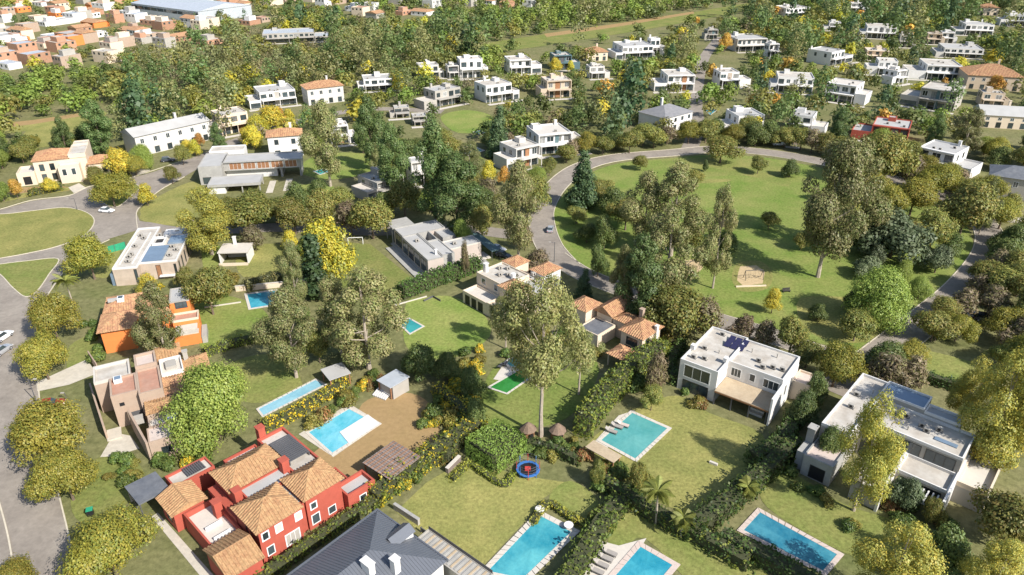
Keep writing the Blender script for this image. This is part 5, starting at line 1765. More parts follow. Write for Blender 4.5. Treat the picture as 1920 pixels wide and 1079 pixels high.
proto('oshrub', lambda r: dome(r, 9, 1.3, .1, 1.9, .7), 2, .05, BARK, [(.20, .18, .035), (.17, .17, .035), (.25, .2, .04)], 70, .4, 1500, .22, 2, low=0)
proto('flower', lambda r: dome(r, 9, 1.4, .1, 2.0, .7), 2.2, .05, BARK, [(.62, .42, .015), (.70, .46, .02), (.2, .21, .03), (.15, .19, .03), (.3, .28, .03)], 80, .34, 1700, .22, 2, low=0)
proto('rust', lambda r: dome(r, 9, 1.3, .1, 1.8, .7), 2, .05, BARK, [(.30, .13, .05), (.24, .15, .05), (.2, .17, .05)], 70, .4, 1400, .22, 1, low=0)

KIND = {'euc': ('grey olive eucalyptus', 'tall grey olive eucalypts'), 'eucy': ('yellow green eucalyptus', 'yellow green eucalypts'), 'gum': ('light green eucalyptus', 'yellow green eucalypts'), 'eucd': ('dark eucalyptus', 'dark eucalypts'),
        'street': ('yellow olive street tree', 'yellow olive domed street trees'), 'olive': ('olive brown tree', 'olive brown trees'), 'green': ('bright green round tree', 'bright green round trees'),
        'dark': ('dark green round tree', 'dark green round trees'), 'pine': ('dark pine', 'dark pines'), 'cypress': ('narrow dark cypress', 'narrow cypresses'), 'gold': ('golden yellow tree', 'golden autumn trees'),
        'orange': ('orange autumn tree', 'orange autumn trees'), 'bare': ('bare brown twiggy tree', 'bare brown trees'), 'greyg': ('broad grey green tree', 'grey green broad trees'), 'clipped': ('clipped green tree', 'clipped trees'),
        'shrub': ('green shrub', 'green shrubs'), 'oshrub': ('yellow olive shrub', 'olive shrubs'), 'flower': ('yellow flowering shrub', 'yellow flowering shrubs'), 'rust': ('rusty brown shrub', 'rusty shrubs')}
PLANTS = []
REACH = {'street': .62, 'olive': .55, 'green': .52, 'dark': .48, 'gold': .46, 'orange': .46, 'bare': .5, 'greyg': .85, 'clipped': .62}
TR = random.Random(11)


def plant(kind, x, y, h_, wf=1.0, label=None, group=None, lean=None):
    c, t, Ht = TR.choice(PROTO[kind])
    s = h_ / Ht
    small = kind in ('shrub', 'oshrub', 'flower', 'rust')
    nm = 'shrub' if small else {'euc': 'eucalyptus_tree', 'eucy': 'eucalyptus_tree', 'gum': 'eucalyptus_tree', 'eucd': 'eucalyptus_tree', 'pine': 'pine_tree', 'cypress': 'cypress_tree', 'street': 'street_tree'}.get(kind, 'tree')
    if small:
        o = link(nm, c, None, (x, y, 0), TR.uniform(0, 6.28), (s * wf, s * wf, s))
    else:
        o = empty(nm, (x, y, 0), TR.uniform(0, 6.28), (s * wf, s * wf, s))
        link('crown', c, o)
        link('trunk', t, o)
    if lean:
        o.rotation_euler = (lean[0], lean[1], o.rotation_euler[2])
    o['category'] = 'shrub' if small else 'tree'
    o['group'] = group or KIND[kind][1]
    if label:
        tag(o, label, None)
    else:
        PLANTS.append((o, kind, x, y, h_))
    return o


def tree(kind, bx, by, top, wf=1.0, label=None, land=None, lean=None):
    x, y = G(bx, by)
    h_ = height_at(x, y, top)
    if kind in REACH:                        # a broad dome: its far edge, not its tip, is what stands highest in the picture
        lo, hi = 1.0, h_
        for _ in range(30):
            m = (lo + hi) / 2
            if proj(x, y + REACH[kind] * m * wf, m * 0.72)[1] > top:
                lo = m
            else:
                hi = m
        h_ = lo
    o = plant(kind, x, y, h_, wf, label, lean=lean)
    if land:
        LAND.append((land, x, y, o))
    return o


# the trees of the photograph that stand out, nearest first
tree('street', 220, 1082, 952, 1.0, 'big yellow olive street tree at the bottom left beside the red villa path', 'the bottom left street tree')
tree('street', 40, 1135, 1042, .9, 'yellow olive street tree cut by the bottom left corner')
tree('street', 138, 938, 838, .85, 'yellow olive street tree left of the dark carport', 'the street tree by the carport')
tree('street', 104, 868, 748, .95, 'large yellow olive street tree covering the street kerb at the left edge')
tree('street', 92, 712, 632, .78, 'yellow olive street tree above the pinkish driveway')
tree('street', 110, 640, 550, .8, 'yellow olive street tree left of the orange house')
tree('street', 178, 524, 440, .85, 'olive rust tree beside the green mesh fence')
tree('street', 216, 388, 325, .95, 'olive tree on the small kerbed tip at the junction')
tree('gold', 278, 386, 344, .9, 'small golden tree on the lawn corner right of the junction')
tree('gold', 227, 334, 278, .95, 'round golden tree right of the cream mansion', 'the round golden tree')
tree('olive', 184, 348, 312, .8)
tree('green', 272, 316, 272, .8)
tree('orange', 34, 372, 336, .8)
tree('green', 8, 378, 342, .8)
tree('gold', 96, 362, 334, .9)
tree('gold', 368, 294, 262, .9)
tree('olive', 345, 310, 272, .7)
tree('gold', 478, 280, 236, 1.0, 'bright golden tree left of the small terracotta roofed white house', 'the bright golden tree')
tree('gold', 508, 246, 198, 1.2, 'large golden tree in front of the wide white house')
tree('gold', 545, 238, 204, .9)
tree('orange', 524, 242, 202, 1.0)
tree('gold', 484, 256, 216, 1.0)
tree('gold', 462, 272, 240, .9)
tree('gold', 352, 288, 262, .8)
tree('orange', 376, 276, 250, .8)
tree('gold', 1040, 138, 108, .8)
tree('gold', 1070, 138, 114, .8)
tree('orange', 1358, 98, 62, .9)
tree('orange', 1862, 180, 142, 1.2)
tree('gold', 1590, 14, -6, .9)
tree('gold', 752, 176, 136, .9)
tree('orange', 745, 170, 140, .7)
tree('olive', 325, 345, 312, .8)
tree('eucy', 398, 478, 352, 1.25, 'spreading yellow green tree behind the modern white block', 'the spreading tree by the modern block')
tree('euc', 318, 690, 532, .75, 'slender olive eucalyptus in front of the orange house', 'the slender orange house eucalyptus')
tree('olive', 300, 672, 598, .7)
tree('green', 412, 822, 690, .86, 'very large bright green tree between the brown house and the lap pool', 'the very large green tree')
tree('olive', 470, 445, 368, 1.1)
tree('olive', 555, 440, 372, 1.0)
tree('olive', 610, 432, 358, .9)
tree('bare', 660, 440, 378, .9)
tree('olive', 700, 448, 374, 1.0)
tree('gold', 622, 524, 412, .85, 'golden tree beside the football goal', 'the golden tree by the goal')
tree('gold', 546, 470, 432, .9)
tree('cypress', 596, 560, 440, 1.3)
tree('cypress', 588, 500, 428, 1.2)
tree('euc', 560, 590, 452, .55, 'thin olive eucalyptus between two narrow lawns')
tree('euc', 692, 692, 506, 1.12, 'huge brownish olive eucalyptus left of the cream house lawn', 'the huge brown eucalyptus')
tree('euc', 640, 664, 520, .85, 'tall olive eucalyptus left of the huge brown eucalyptus')
tree('euc', 556, 708, 542, .95, 'olive eucalyptus beside the pool by the low wall')
tree('olive', 600, 680, 622, .7)
tree('olive', 400, 590, 505, .8)
tree('olive', 350, 545, 500, .8)
tree('olive', 420, 556, 512, .8)
tree('gold', 285, 560, 512, .9)
tree('eucd', 818, 428, 218, .72, 'tall narrow dark eucalyptus behind the long grey house', 'the narrow dark eucalyptus')
tree('eucd', 858, 440, 288, 1.2, 'broad dark eucalyptus right of the narrow dark one')
tree('eucd', 742, 368, 232, .8)
tree('eucd', 700, 320, 178, .7)
tree('euc', 620, 350, 190, .85, 'tall grey green eucalyptus above the concrete courtyard house', 'the tall courtyard eucalyptus')
tree('olive', 760, 405, 340, .9)
tree('dark', 720, 405, 360, .9)
tree('olive', 905, 450, 388, .8)
tree('green', 868, 470, 412, .5)
tree('euc', 972, 492, 302, .72, 'tall yellowish brown eucalyptus left of the ring road', 'the ring road eucalyptus')
tree('olive', 1000, 400, 330, .8)
tree('orange', 945, 350, 312, .7)
tree('gold', 915, 348, 302, .8)
tree('pine', 1092, 392, 284, 1.05, 'dark pine standing on the left edge of the park lawn', 'the dark park pine')
tree('olive', 1118, 384, 335, .8)
tree('euc', 1205, 470, 322, .95, 'left of the far pair of park eucalypts in the park centre')
tree('euc', 1258, 480, 306, .95, 'right of the far pair of park eucalypts in the park centre', 'the far pair of park eucalypts')
tree('euc', 1242, 590, 392, .95, 'leafy yellowish eucalyptus at the park edge before the far pair')
tree('eucd', 1192, 612, 440, .85, 'dark sided eucalyptus leaning over the lower park road')
tree('euc', 1165, 590, 462, .6)
tree('dark', 1132, 468, 405, .6, 'small dark tree in deep shade inside the park left side')
tree('euc', 1336, 541, 350, .5, 'thin bare trunked eucalyptus beside the smaller sand patch', 'the thin park eucalyptus')
tree('euc', 1533, 520, 262, .78, 'tallest pale trunked eucalyptus in the middle of the park', 'the tallest park eucalyptus')
tree('euc', 1578, 470, 262, .85, 'tall eucalyptus just behind the tallest park eucalyptus')
tree('greyg', 1668, 482, 396, 1.0, 'broad grey green tree spreading over the right of the park', 'the broad grey green park tree')
tree('olive', 1742, 468, 395, .75, 'leaning trunked olive tree by the right curve of the ring road')
tree('olive', 1795, 452, 345, 1.0)
tree('euc', 1835, 440, 335, .6)
tree('street', 1660, 410, 350, 1.0)
tree('street', 1705, 405, 335, 1.0)
tree('street', 1752, 375, 310, 1.1)
tree('olive', 1820, 395, 338, .9)
tree('olive', 1652, 352, 250, .8, 'pale trunked olive brown tree beyond the ring road right of the park')
tree('bare', 1700, 350, 290, .8)
tree('dark', 1608, 320, 270, .9)
tree('green', 1640, 606, 508, .9, 'leafy green tree near the lower right curve of the park', 'the leafy park tree')
tree('gold', 1446, 588, 540, .75, 'small golden green tree near the lower park road')
tree('greyg', 1752, 512, 462, .7)
tree('green', 1690, 530, 490, .7)
tree('dark', 1530, 600, 570, 1.0)
tree('greyg', 1640, 500, 462, .6)
tree('olive', 1420, 326, 294, .9)
tree('olive', 1350, 306, 256, 1.3)
tree('dark', 1322, 322, 300, .5)
for bx, by, top, k in ((1180, 288, 246, 'olive'), (1225, 278, 238, 'olive'), (1290, 270, 226, 'street'), (1340, 262, 222, 'dark'), (1400, 262, 218, 'olive'), (1440, 268, 226, 'dark'), (1500, 282, 240, 'olive'), (1545, 292, 250, 'olive')):
    tree(k, bx, by, top, 1.0)
tree('olive', 1275, 638, 545, .95)
tree('bare', 1322, 640, 560, .8)
tree('bare', 1310, 622, 556, .3, 'bare white trunked tree behind the white villa')
tree('olive', 1248, 632, 540, .8)
tree('olive', 1478, 668, 592, .8)
tree('street', 1560, 726, 640, .9)
tree('bare', 1428, 652, 600, .8)
tree('bare', 1650, 735, 660, .9)
tree('bare', 1700, 732, 668, .9)
tree('street', 1790, 640, 590, .9)
for bx, by, top, k in ((1862, 562, 500, 'olive'), (1905, 556, 495, 'olive'), (1850, 600, 538, 'bare'), (1880, 640, 575, 'street'), (1925, 620, 540, 'olive'), (1830, 560, 515, 'bare'), (1915, 700, 620, 'street'), (1890, 480, 420, 'dark'), (1925, 470, 405, 'olive')):
    tree(k, bx, by, top, 1.0)
tree('eucy', 1838, 885, 655, .8, 'tall yellow green eucalyptus right of the pale grey villa roof', 'the right edge eucalyptus')
tree('eucy', 1800, 800, 672, .7)
tree('eucy', 1880, 850, 690, .7)
tree('eucy', 1600, 958, 742, .62, 'yellow eucalyptus standing in front of the pale grey villa', 'the yellow villa eucalyptus')
tree('eucy', 1652, 1160, 988, 1.0, 'yellow green tree at the bottom edge right of the deep blue pool')
tree('olive', 1868, 1030, 915, .9, 'olive tree at the right edge below the pale grey villa')
tree('eucy', 1842, 1150, 1020, 1.0, 'yellow green tree cut by the bottom right corner')
tree('olive', 1905, 1010, 930, .8)
tree('greyg', 1690, 958, 890, .55)
tree('olive', 1740, 985, 935, .6)
tree('gum', 1014, 818, 524, .76, 'tallest light green eucalyptus with pale bare trunk behind the clipped tree', 'the tall pale trunked eucalyptus')
tree('gum', 948, 655, 560, .9)
tree('gum', 1085, 740, 622, .9)
tree('olive', 1120, 912, 868, .5)
tree('olive', 1195, 925, 868, .5)
tree('dark', 790, 715, 645, .8)
tree('dark', 840, 712, 660, .8)
tree('dark', 885, 745, 690, .7)
tree('dark', 893, 800, 748, .6)
tree('bare', 1225, 740, 660, .5)
tree('olive', 1220, 770, 725, .7)
tree('dark', 1120, 520, 460, .5)
tree('pine', 1095, 565, 505, 1.0)
tree('bare', 985, 470, 420, .6)
tree('bare', 873, 522, 452, .22, 'leafless dark forked tree before the long grey house')
tree('dark', 1545, 870, 800, .5)
tree('dark', 1500, 800, 735, .7)
tree('dark', 1525, 760, 700, .6)
tree('dark', 1760, 1075, 985, .7)

for bx, by, top, k in ((1585, 300, 258, 'olive'), (1690, 328, 285, 'olive'), (1730, 338, 292, 'street'), (1775, 352, 305, 'olive'), (1850, 378, 330, 'street'), (1880, 412, 362, 'olive'), (1898, 530, 470, 'olive'), (1870, 520, 470, 'bare'), (1925, 590, 520, 'olive'), (1905, 655, 590, 'bare'), (1870, 690, 640, 'olive'), (1765, 600, 556, 'olive'), (1752, 640, 598, 'street'), (1130, 290, 255, 'olive'), (1070, 300, 262, 'bare'), (1380, 270, 236, 'olive'), (1300, 262, 230, 'olive'), (1600, 640, 585, 'olive'), (1510, 690, 640, 'olive'), (1390, 640, 590, 'bare'), (1005, 520, 468, 'bare'), (935, 420, 372, 'olive'), (1030, 330, 296, 'olive'), (905, 400, 350, 'dark'), (640, 395, 352, 'olive'), (520, 420, 372, 'olive'), (480, 470, 424, 'bare'), (440, 415, 372, 'olive')):
    tree(k, bx, by, top, 1.0)

for bx, by, top, k in ((1150, 402, 352, 'dark'), (1172, 432, 372, 'olive'), (1132, 372, 338, 'olive'), (1215, 545, 455, 'eucd'), (1292, 470, 420, 'olive'), (1360, 470, 432, 'dark'), (1440, 430, 398, 'olive'), (1610, 470, 425, 'dark'), (1625, 520, 480, 'greyg'), (1600, 580, 545, 'dark'), (1705, 470, 412, 'olive'), (1720, 560, 522, 'green'), (1560, 380, 335, 'olive'), (1625, 372, 322, 'street'), (1590, 420, 372, 'olive'), (1780, 480, 440, 'dark'), (1100, 455, 418, 'dark'), (1080, 420, 388, 'olive'), (1300, 350, 318, 'olive'), (1200, 320, 292, 'olive'), (1480, 332, 300, 'dark'), (1500, 470, 438, 'olive'), (1350, 430, 398, 'bare')):
    tree(k, bx, by, top, 1.0)
for i, (bx, by) in enumerate(((1062, 306), (1100, 290), (1150, 280), (1205, 274), (1250, 272), (1322, 268), (1372, 270), (1415, 274), (1470, 278), (1520, 288), (1562, 294), (1620, 310), (1665, 320), (1712, 330), (1790, 360), (1828, 376), (1872, 430), (1880, 500), (1845, 548), (1800, 592), (1745, 640), (1700, 690), (1655, 700))):
    tree(('olive', 'street', 'dark', 'olive', 'bare')[i % 5], bx, by, by - 34 - (i * 7) % 13 - (14 if i > 15 else 0), 1.1)

# palms
def palm(bx, by, top, label, nf=20, fl=2.6):
    x, y = G(bx, by)
    h_ = height_at(x, y, top) - fl * .35
    r = empty('palm_tree', (x, y, 0), TR.uniform(0, 6))
    tag(r, label, 'palm tree', 'feather palms')
    mb = MB()
    k = 6
    for i in range(k):
        mb.tube((0.05 * i, 0, h_ * i / k), (0.05 * (i + 1), 0, h_ * (i + 1) / k), .2 - .015 * i, .19 - .015 * i, 7)
    mb.build('trunk', PALEBARK, r)
    rg = random.Random(int(bx))
    ms = []
    for v in range(3):
        V, co = [], []
        n = 26
        bend = (0.5, 0.9, 1.3)[v]
        for i in range(n):
            t = (i + 1) / n
            px_, pz_ = fl * t * (1 - .25 * bend * t), fl * (.55 * t - bend * t * t)
            ll = .75 * math.sin(math.pi * min(1, t * .9 + .12)) + .12
            for sd in (-1, 1):
                a = Vector((px_, 0, pz_))
                tip = a + Vector((ll * .55, sd * ll * .8, -ll * .35))
                wv = Vector((.085, 0, 0.02))
                V.append([tuple(a - wv), tuple(tip), tuple(a + wv), tuple(a + wv * .2)])
                g_ = rg.uniform(.8, 1.25)
                co.append((.19 * g_, .205 * g_, .04 * g_))
        ms.append(leaf_mesh('frond', np.array(V), np.array(co)))
    for i in range(nf):
        o = link('frond', ms[i % 3], r, (0.3, 0, h_), 2.4 * i)
        o.rotation_euler = (0, rg.uniform(-.6, .25), 2.4 * i)
    return r


palm(1230, 982, 912, 'taller yellow green palm at the edge of the white villa lawn', 22, 2.9)
palm(1276, 1006, 962, 'smaller palm with pale trunk right of the taller palm', 16, 2.0)
palm(152, 612, 518, 'dense feather palm beside the orange house', 26, 3.2)
palm(1398, 940, 905, 'low palm with dark fronds at the hedge corner by the deep blue pool', 14, 2.0)


# hedges
def hedge(px, w, h_, label, pal, leaf=.24, dens=13, wob=.16, group=None):
    P = smooth([G(*p) for p in px], 5)
    L = sum(math.dist(P[i], P[i + 1]) for i in range(len(P) - 1))
    rg = np.random.default_rng(int(px[0][0] * 7 + px[0][1]))
    per = 2 * h_ + w
    n = int(L * per * dens)
    cum = np.concatenate([[0], np.cumsum([math.dist(P[i], P[i + 1]) for i in range(len(P) - 1)])])
    s = rg.uniform(0, L, n)
    seg = np.clip(np.searchsorted(cum, s) - 1, 0, len(P) - 2)
    A = np.array(P)
    d = A[seg + 1] - A[seg]
    d /= np.linalg.norm(d, axis=1)[:, None]
    base = A[seg] + d * (s - cum[seg])[:, None]
    nn = np.stack([-d[:, 1], d[:, 0]], 1)
    q = rg.uniform(0, per, n)
    off = np.where(q < h_, -w / 2, np.where(q < h_ + w, q - h_ - w / 2, w / 2))
    z = np.where(q < h_, q, np.where(q < h_ + w, h_, per - q))
    lump = wob * (np.sin(s * 2.1) + np.sin(s * 3.7 + 1) + np.sin(s * .8 + off * 2))
    nrm = np.where((q < h_)[:, None], np.concatenate([-nn, np.zeros((n, 1))], 1), np.where((q < h_ + w)[:, None], np.array([0, 0, 1.0]), np.concatenate([nn, np.zeros((n, 1))], 1)))
    p = np.concatenate([base + nn * off[:, None], z[:, None]], 1) + nrm * (lump * .6 + rg.normal(size=n) * wob * .6)[:, None] * (z / h_ * .6 + .4)[:, None]
    nv = nrm * .8 + rg.normal(size=(n, 3)) * .5
    nv /= np.linalg.norm(nv, axis=1)[:, None]
    t = np.cross(nv, rg.normal(size=(n, 3)))
    t /= np.linalg.norm(t, axis=1)[:, None]
    b = np.cross(nv, t)
    sz = leaf * rg.uniform(.6, 1.4, n)[:, None] / 2
    pal = np.array(pal)
    cell = (np.floor(s * 1.3).astype(int) * 7 + np.floor(z * 1.5).astype(int) * 3) % len(pal)
    ch = np.where(rg.random(n) < .6, cell, rg.integers(0, len(pal), n))
    co = pal[ch] * rg.uniform(.82, 1.2, (n, 1))
    V = np.stack([p - t * sz * 1.4, p + b * sz, p + t * sz * 1.4, p - b * sz], 1)
    for e, q_ in ((0, 1), (len(P) - 1, len(P) - 2)):          # leaves over both ends
        m_ = int(w * h_ * dens)
        dv = np.array(P[e]) - np.array(P[q_])
        dv /= np.linalg.norm(dv)
        o_, z_ = rg.uniform(-w / 2, w / 2, m_), rg.uniform(0, h_, m_)
        c_ = np.concatenate([np.array(P[e]) + np.outer(o_, [-dv[1], dv[0]]) + np.outer(.15 + rg.normal(size=m_) * wob + .5 * (1 - (2 * o_ / w) ** 2), dv), z_[:, None]], 1)
        t_ = rg.normal(size=(m_, 3))
        t_[:, :2] -= np.outer(t_[:, 0] * dv[0] + t_[:, 1] * dv[1], dv) * .7
        t_ /= np.linalg.norm(t_, axis=1)[:, None]
        b_ = np.cross(t_, np.array([dv[0], dv[1], 0.3]))
        s_ = leaf * rg.uniform(.6, 1.4, m_)[:, None] / 2
        V = np.concatenate([V, np.stack([c_ - t_ * s_ * 1.4, c_ + b_ * s_, c_ + t_ * s_ * 1.4, c_ - b_ * s_], 1)])
        co = np.concatenate([co, pal[rg.integers(0, len(pal), m_)] * rg.uniform(.82, 1.2, (m_, 1))])
    x0, y0 = P[len(P) // 2]
    V[:, :, 0] -= x0
    V[:, :, 1] -= y0
    o = link('hedge', leaf_mesh('hedge', V, co), None, (x0, y0, 0))
    tag(o, label, 'hedge', group)
    core = MB()
    B1, B2 = offset(P, w * .36), offset(P, -w * .36)
    for i in range(len(P) - 1):
        core.prism([(B1[i][0] - x0, B1[i][1] - y0), (B1[i + 1][0] - x0, B1[i + 1][1] - y0), (B2[i + 1][0] - x0, B2[i + 1][1] - y0), (B2[i][0] - x0, B2[i][1] - y0)], 0, h_ * .9)
    core.build('light_block_core', mat('hedge_core_dark', (.06, .065, .03), .95, .3, 3), o)  # solid dark core added inside the leaves to block light
    LAND.append(('the ' + ' '.join(label.split()[:4]), x0, y0, o)) if False else None
    return o


GR = [(.12, .17, .03), (.155, .20, .035), (.095, .14, .025), (.19, .22, .04)]
DK = [(.06, .10, .022), (.08, .125, .028), (.05, .085, .02)]
YG = [(.25, .25, .03), (.30, .27, .028), (.19, .22, .03)]
YF = [(.58, .40, .015), (.2, .215, .03), (.16, .19, .03), (.45, .36, .02)]
hedge([(1092, 818), (1118, 780), (1150, 745), (1190, 705), (1240, 672)], 3.0, 4.6, 'tall leafy hedge between the green pool garden and the turquoise pool', [(.2, .24, .035), (.15, .2, .035), (.27, .28, .04), (.11, .16, .03)], .3, 12, .4)
hedge([(1100, 790), (1140, 745), (1200, 690), (1225, 668)], 1.4, 3.6, 'yellow topped hedge on the left of the tall leafy hedge', YG, .3, 9, .3)
CT = hedge([(902, 872), (958, 834)], 7.0, 3.5, 'broad clipped dark green tree with flat top beside the trampoline', [(.16, .235, .038), (.185, .26, .045), (.135, .205, .034)], .2, 34, .13)
CT.name = 'clipped_tree'
CT['category'] = 'tree'
LAND.append(('the clipped tree', CT.location.x, CT.location.y, CT))
hedge([(752, 560), (800, 540), (850, 522), (896, 505)], 3.2, 3.4, 'dense dark green hedge between the long grey house and the lawn', [(.07, .125, .022), (.09, .15, .026), (.055, .10, .02)], .3, 10, .3)
hedge([(386, 668), (430, 652), (488, 640)], 2.0, 1.7, 'yellow green hedge across the lawn of the orange house', [(.24, .26, .03), (.2, .23, .03), (.14, .18, .03)], .26, 11, .25)
hedge([(462, 545), (500, 535), (545, 528)], 2.0, 2.6, 'olive brown hedge behind the blue pool wall', [(.15, .135, .045), (.12, .12, .04), (.18, .15, .05)], .3, 10, .25)
hedge([(1000, 984), (1027, 948), (1060, 968), (1098, 990)], 1.1, 0.9, 'clipped yellow green box hedge round the aqua pool corner', YG, .2, 22, .06)
hedge([(878, 870), (942, 912), (962, 892)], 1.0, 0.8, 'low clipped hedge in front of the clipped tree', [(.17, .22, .028), (.22, .25, .03)], .2, 22, .06)
hedge([(848, 902), (880, 872)], 1.0, 0.8, 'short low yellow green hedge at the corner of the yellow lawn', YG, .2, 22, .06)
hedge([(480, 1100), (560, 1045), (640, 990), (720, 938)], 1.6, 1.8, 'long green hedge between the red villa and the metal roof', [(.16, .19, .03), (.12, .16, .028), (.22, .22, .035)], .26, 12, .3)
hedge([(1060, 1110), (1100, 1040), (1130, 990), (1165, 950)], 3.0, 2.4, 'thick green hedge right of the aqua pool', GR, .3, 10, .4)
hedge([(1130, 912), (1200, 958), (1300, 1010), (1400, 1066)], 2.4, 2.2, 'mixed green hedge running behind the two palms', DK + [(.2, .22, .035)], .3, 10, .4)
hedge([(1290, 1005), (1345, 968), (1400, 925), (1450, 878), (1485, 845)], 3.0, 2.8, 'dark green hedge between the white villa lawn and the deep blue pool', DK + [(.13, .16, .03)], .32, 10, .45)
hedge([(1350, 1015), (1440, 1062), (1530, 1110)], 2.6, 2.2, 'dark shaded hedge in front of the deep blue pool', DK, .3, 10, .4)
hedge([(700, 945), (760, 900), (830, 850), (900, 800)], 3.2, 2.6, 'yellow flowering hedge from the brown pergola to the metal roof', YF + [(.2, .22, .03), (.13, .17, .03)], .28, 11, .45)
hedge([(496, 806), (545, 786), (605, 752), (650, 722)], 2.0, 1.6, 'bright yellow flowering hedge below the lap pool', [(.66, .44, .015), (.6, .38, .015), (.22, .22, .03), (.3, .27, .03)], .26, 12, .3)
hedge([(820, 742), (850, 765), (878, 792)], 2.0, 2.4, 'yellow flecked hedge along the right of the bare earth court', YF, .26, 11, .35)
hedge([(1262, 720), (1255, 690), (1280, 650)], 1.8, 2.2, 'shaded hedge at the left wall of the white villa', DK, .3, 10, .3)
hedge([(880, 820), (850, 850), (835, 870)], 1.6, 2.2, 'reddish green hedge left of the clipped tree', [(.22, .16, .04), (.14, .15, .035), (.1, .13, .03)], .26, 11, .3)
hedge([(990, 838), (1040, 850), (1080, 870)], 1.6, 1.6, 'dark hedge below the thatched playhouses', DK, .28, 10, .3)
hedge([(55, 368), (85, 362), (118, 356)], 2.4, 1.8, 'clipped hedge in front of the cream mansion', [(.2, .22, .03), (.3, .26, .03), (.13, .17, .03)], .4, 6, .3)
hedge([(0, 305), (30, 288), (62, 270)], 5, 3, 'dark hedge left of the cream mansion', DK, .5, 5, .4)
hedge([(1705, 705), (1760, 722), (1815, 740)], 2.0, 1.8, 'shaded dark hedge beside the right lawn', DK, .3, 9, .3)
hedge([(1410, 872), (1460, 845), (1485, 800), (1510, 770)], 2.6, 2.6, 'dark hedge between the white and the pale grey villas', DK, .32, 9, .4)


# beds of single shrubs
def bed(px, n, kinds, h0, h1, seed=0):
    rg = random.Random(seed + int(px[0][0]))
    P = [G(*p) for p in px]
    xs, ys = [p[0] for p in P], [p[1] for p in P]
    got, tries = 0, 0
    while got < n and tries < n * 30:
        tries += 1
        x, y = rg.uniform(min(xs), max(xs)), rg.uniform(min(ys), max(ys))
        if not inside(P, x, y):
            continue
        plant(rg.choice(kinds), x, y, rg.uniform(h0, h1), rg.uniform(.9, 1.3))
        got += 1


def inside(P, x, y):
    c = False
    j = len(P) - 1
    for i in range(len(P)):
        xi, yi = P[i]
        xj, yj = P[j]
        if (yi > y) != (yj > y) and x < (xj - xi) * (y - yi) / (yj - yi) + xi:
            c = not c
        j = i
    return c


bed([(575, 796), (640, 748), (700, 700), (720, 720), (650, 765), (585, 805)], 14, ['shrub', 'flower', 'rust', 'oshrub'], 1.2, 2.4)
bed([(760, 680), (880, 665), (895, 760), (870, 820), (800, 740)], 18, ['shrub', 'shrub', 'oshrub', 'flower'], 1.2, 2.8)
bed([(860, 690), (915, 640), (930, 680), (900, 720)], 8, ['flower', 'flower', 'oshrub'], 1.2, 2.2)
bed([(780, 770), (870, 780), (900, 810), (850, 850), (800, 820)], 10, ['rust', 'oshrub', 'shrub', 'flower'], 1.2, 2.6)
bed([(1080, 870), (1110, 850), (1230, 920), (1200, 950), (1120, 920)], 14, ['shrub', 'oshrub', 'rust', 'shrub'], 1.0, 2.2)
bed([(960, 830), (1080, 820), (1100, 850), (1060, 890), (1000, 860)], 12, ['shrub', 'shrub', 'oshrub'], 1.0, 2.0)
bed([(700, 930), (740, 900), (800, 870), (820, 880), (750, 950)], 12, ['flower', 'oshrub', 'shrub'], 1.0, 2.0)
bed([(1090, 1000), (1140, 940), (1160, 960), (1110, 1020)], 8, ['shrub', 'oshrub'], 1.0, 2.0)
bed([(1470, 900), (1500, 850), (1560, 960), (1620, 980), (1600, 1000), (1520, 950)], 12, ['shrub', 'oshrub', 'shrub'], .8, 1.8)
bed([(1640, 950), (1700, 940), (1800, 990), (1780, 1010), (1680, 985)], 12, ['shrub', 'oshrub', 'rust'], .8, 2.0)
bed([(290, 870), (370, 840), (420, 850), (360, 890)], 8, ['shrub', 'flower', 'shrub'], 1.4, 2.4)
bed([(230, 850), (280, 880), (250, 920), (200, 900)], 8, ['oshrub', 'shrub'], 1.0, 2.0)
bed([(1160, 690), (1250, 640), (1260, 700), (1200, 760)], 12, ['shrub', 'oshrub', 'shrub'], 1.4, 2.8)
bed([(1270, 735), (1340, 755), (1330, 775), (1280, 755)], 6, ['rust', 'oshrub', 'shrub'], 1.0, 2.0)
bed([(240, 480), (330, 530), (300, 545), (220, 535)], 6, ['oshrub', 'flower', 'shrub'], 1.2, 2.2)
bed([(330, 520), (440, 510), (460, 560), (360, 560)], 12, ['oshrub', 'shrub', 'oshrub'], 1.2, 2.6)
bed([(560, 440), (600, 440), (630, 560), (600, 700), (560, 600)], 14, ['shrub', 'oshrub', 'shrub'], 1.4, 3.0)
bed([(930, 640), (1100, 600), (1120, 680), (960, 690)], 12, ['oshrub', 'shrub'], 1.4, 2.6)
bed([(1560, 560), (1700, 470), (1760, 500), (1600, 590)], 6, ['shrub', 'oshrub'], 1.0, 2.4)
bed([(150, 610), (185, 590), (190, 690), (165, 690)], 6, ['shrub', 'shrub'], 1.2, 2.4)

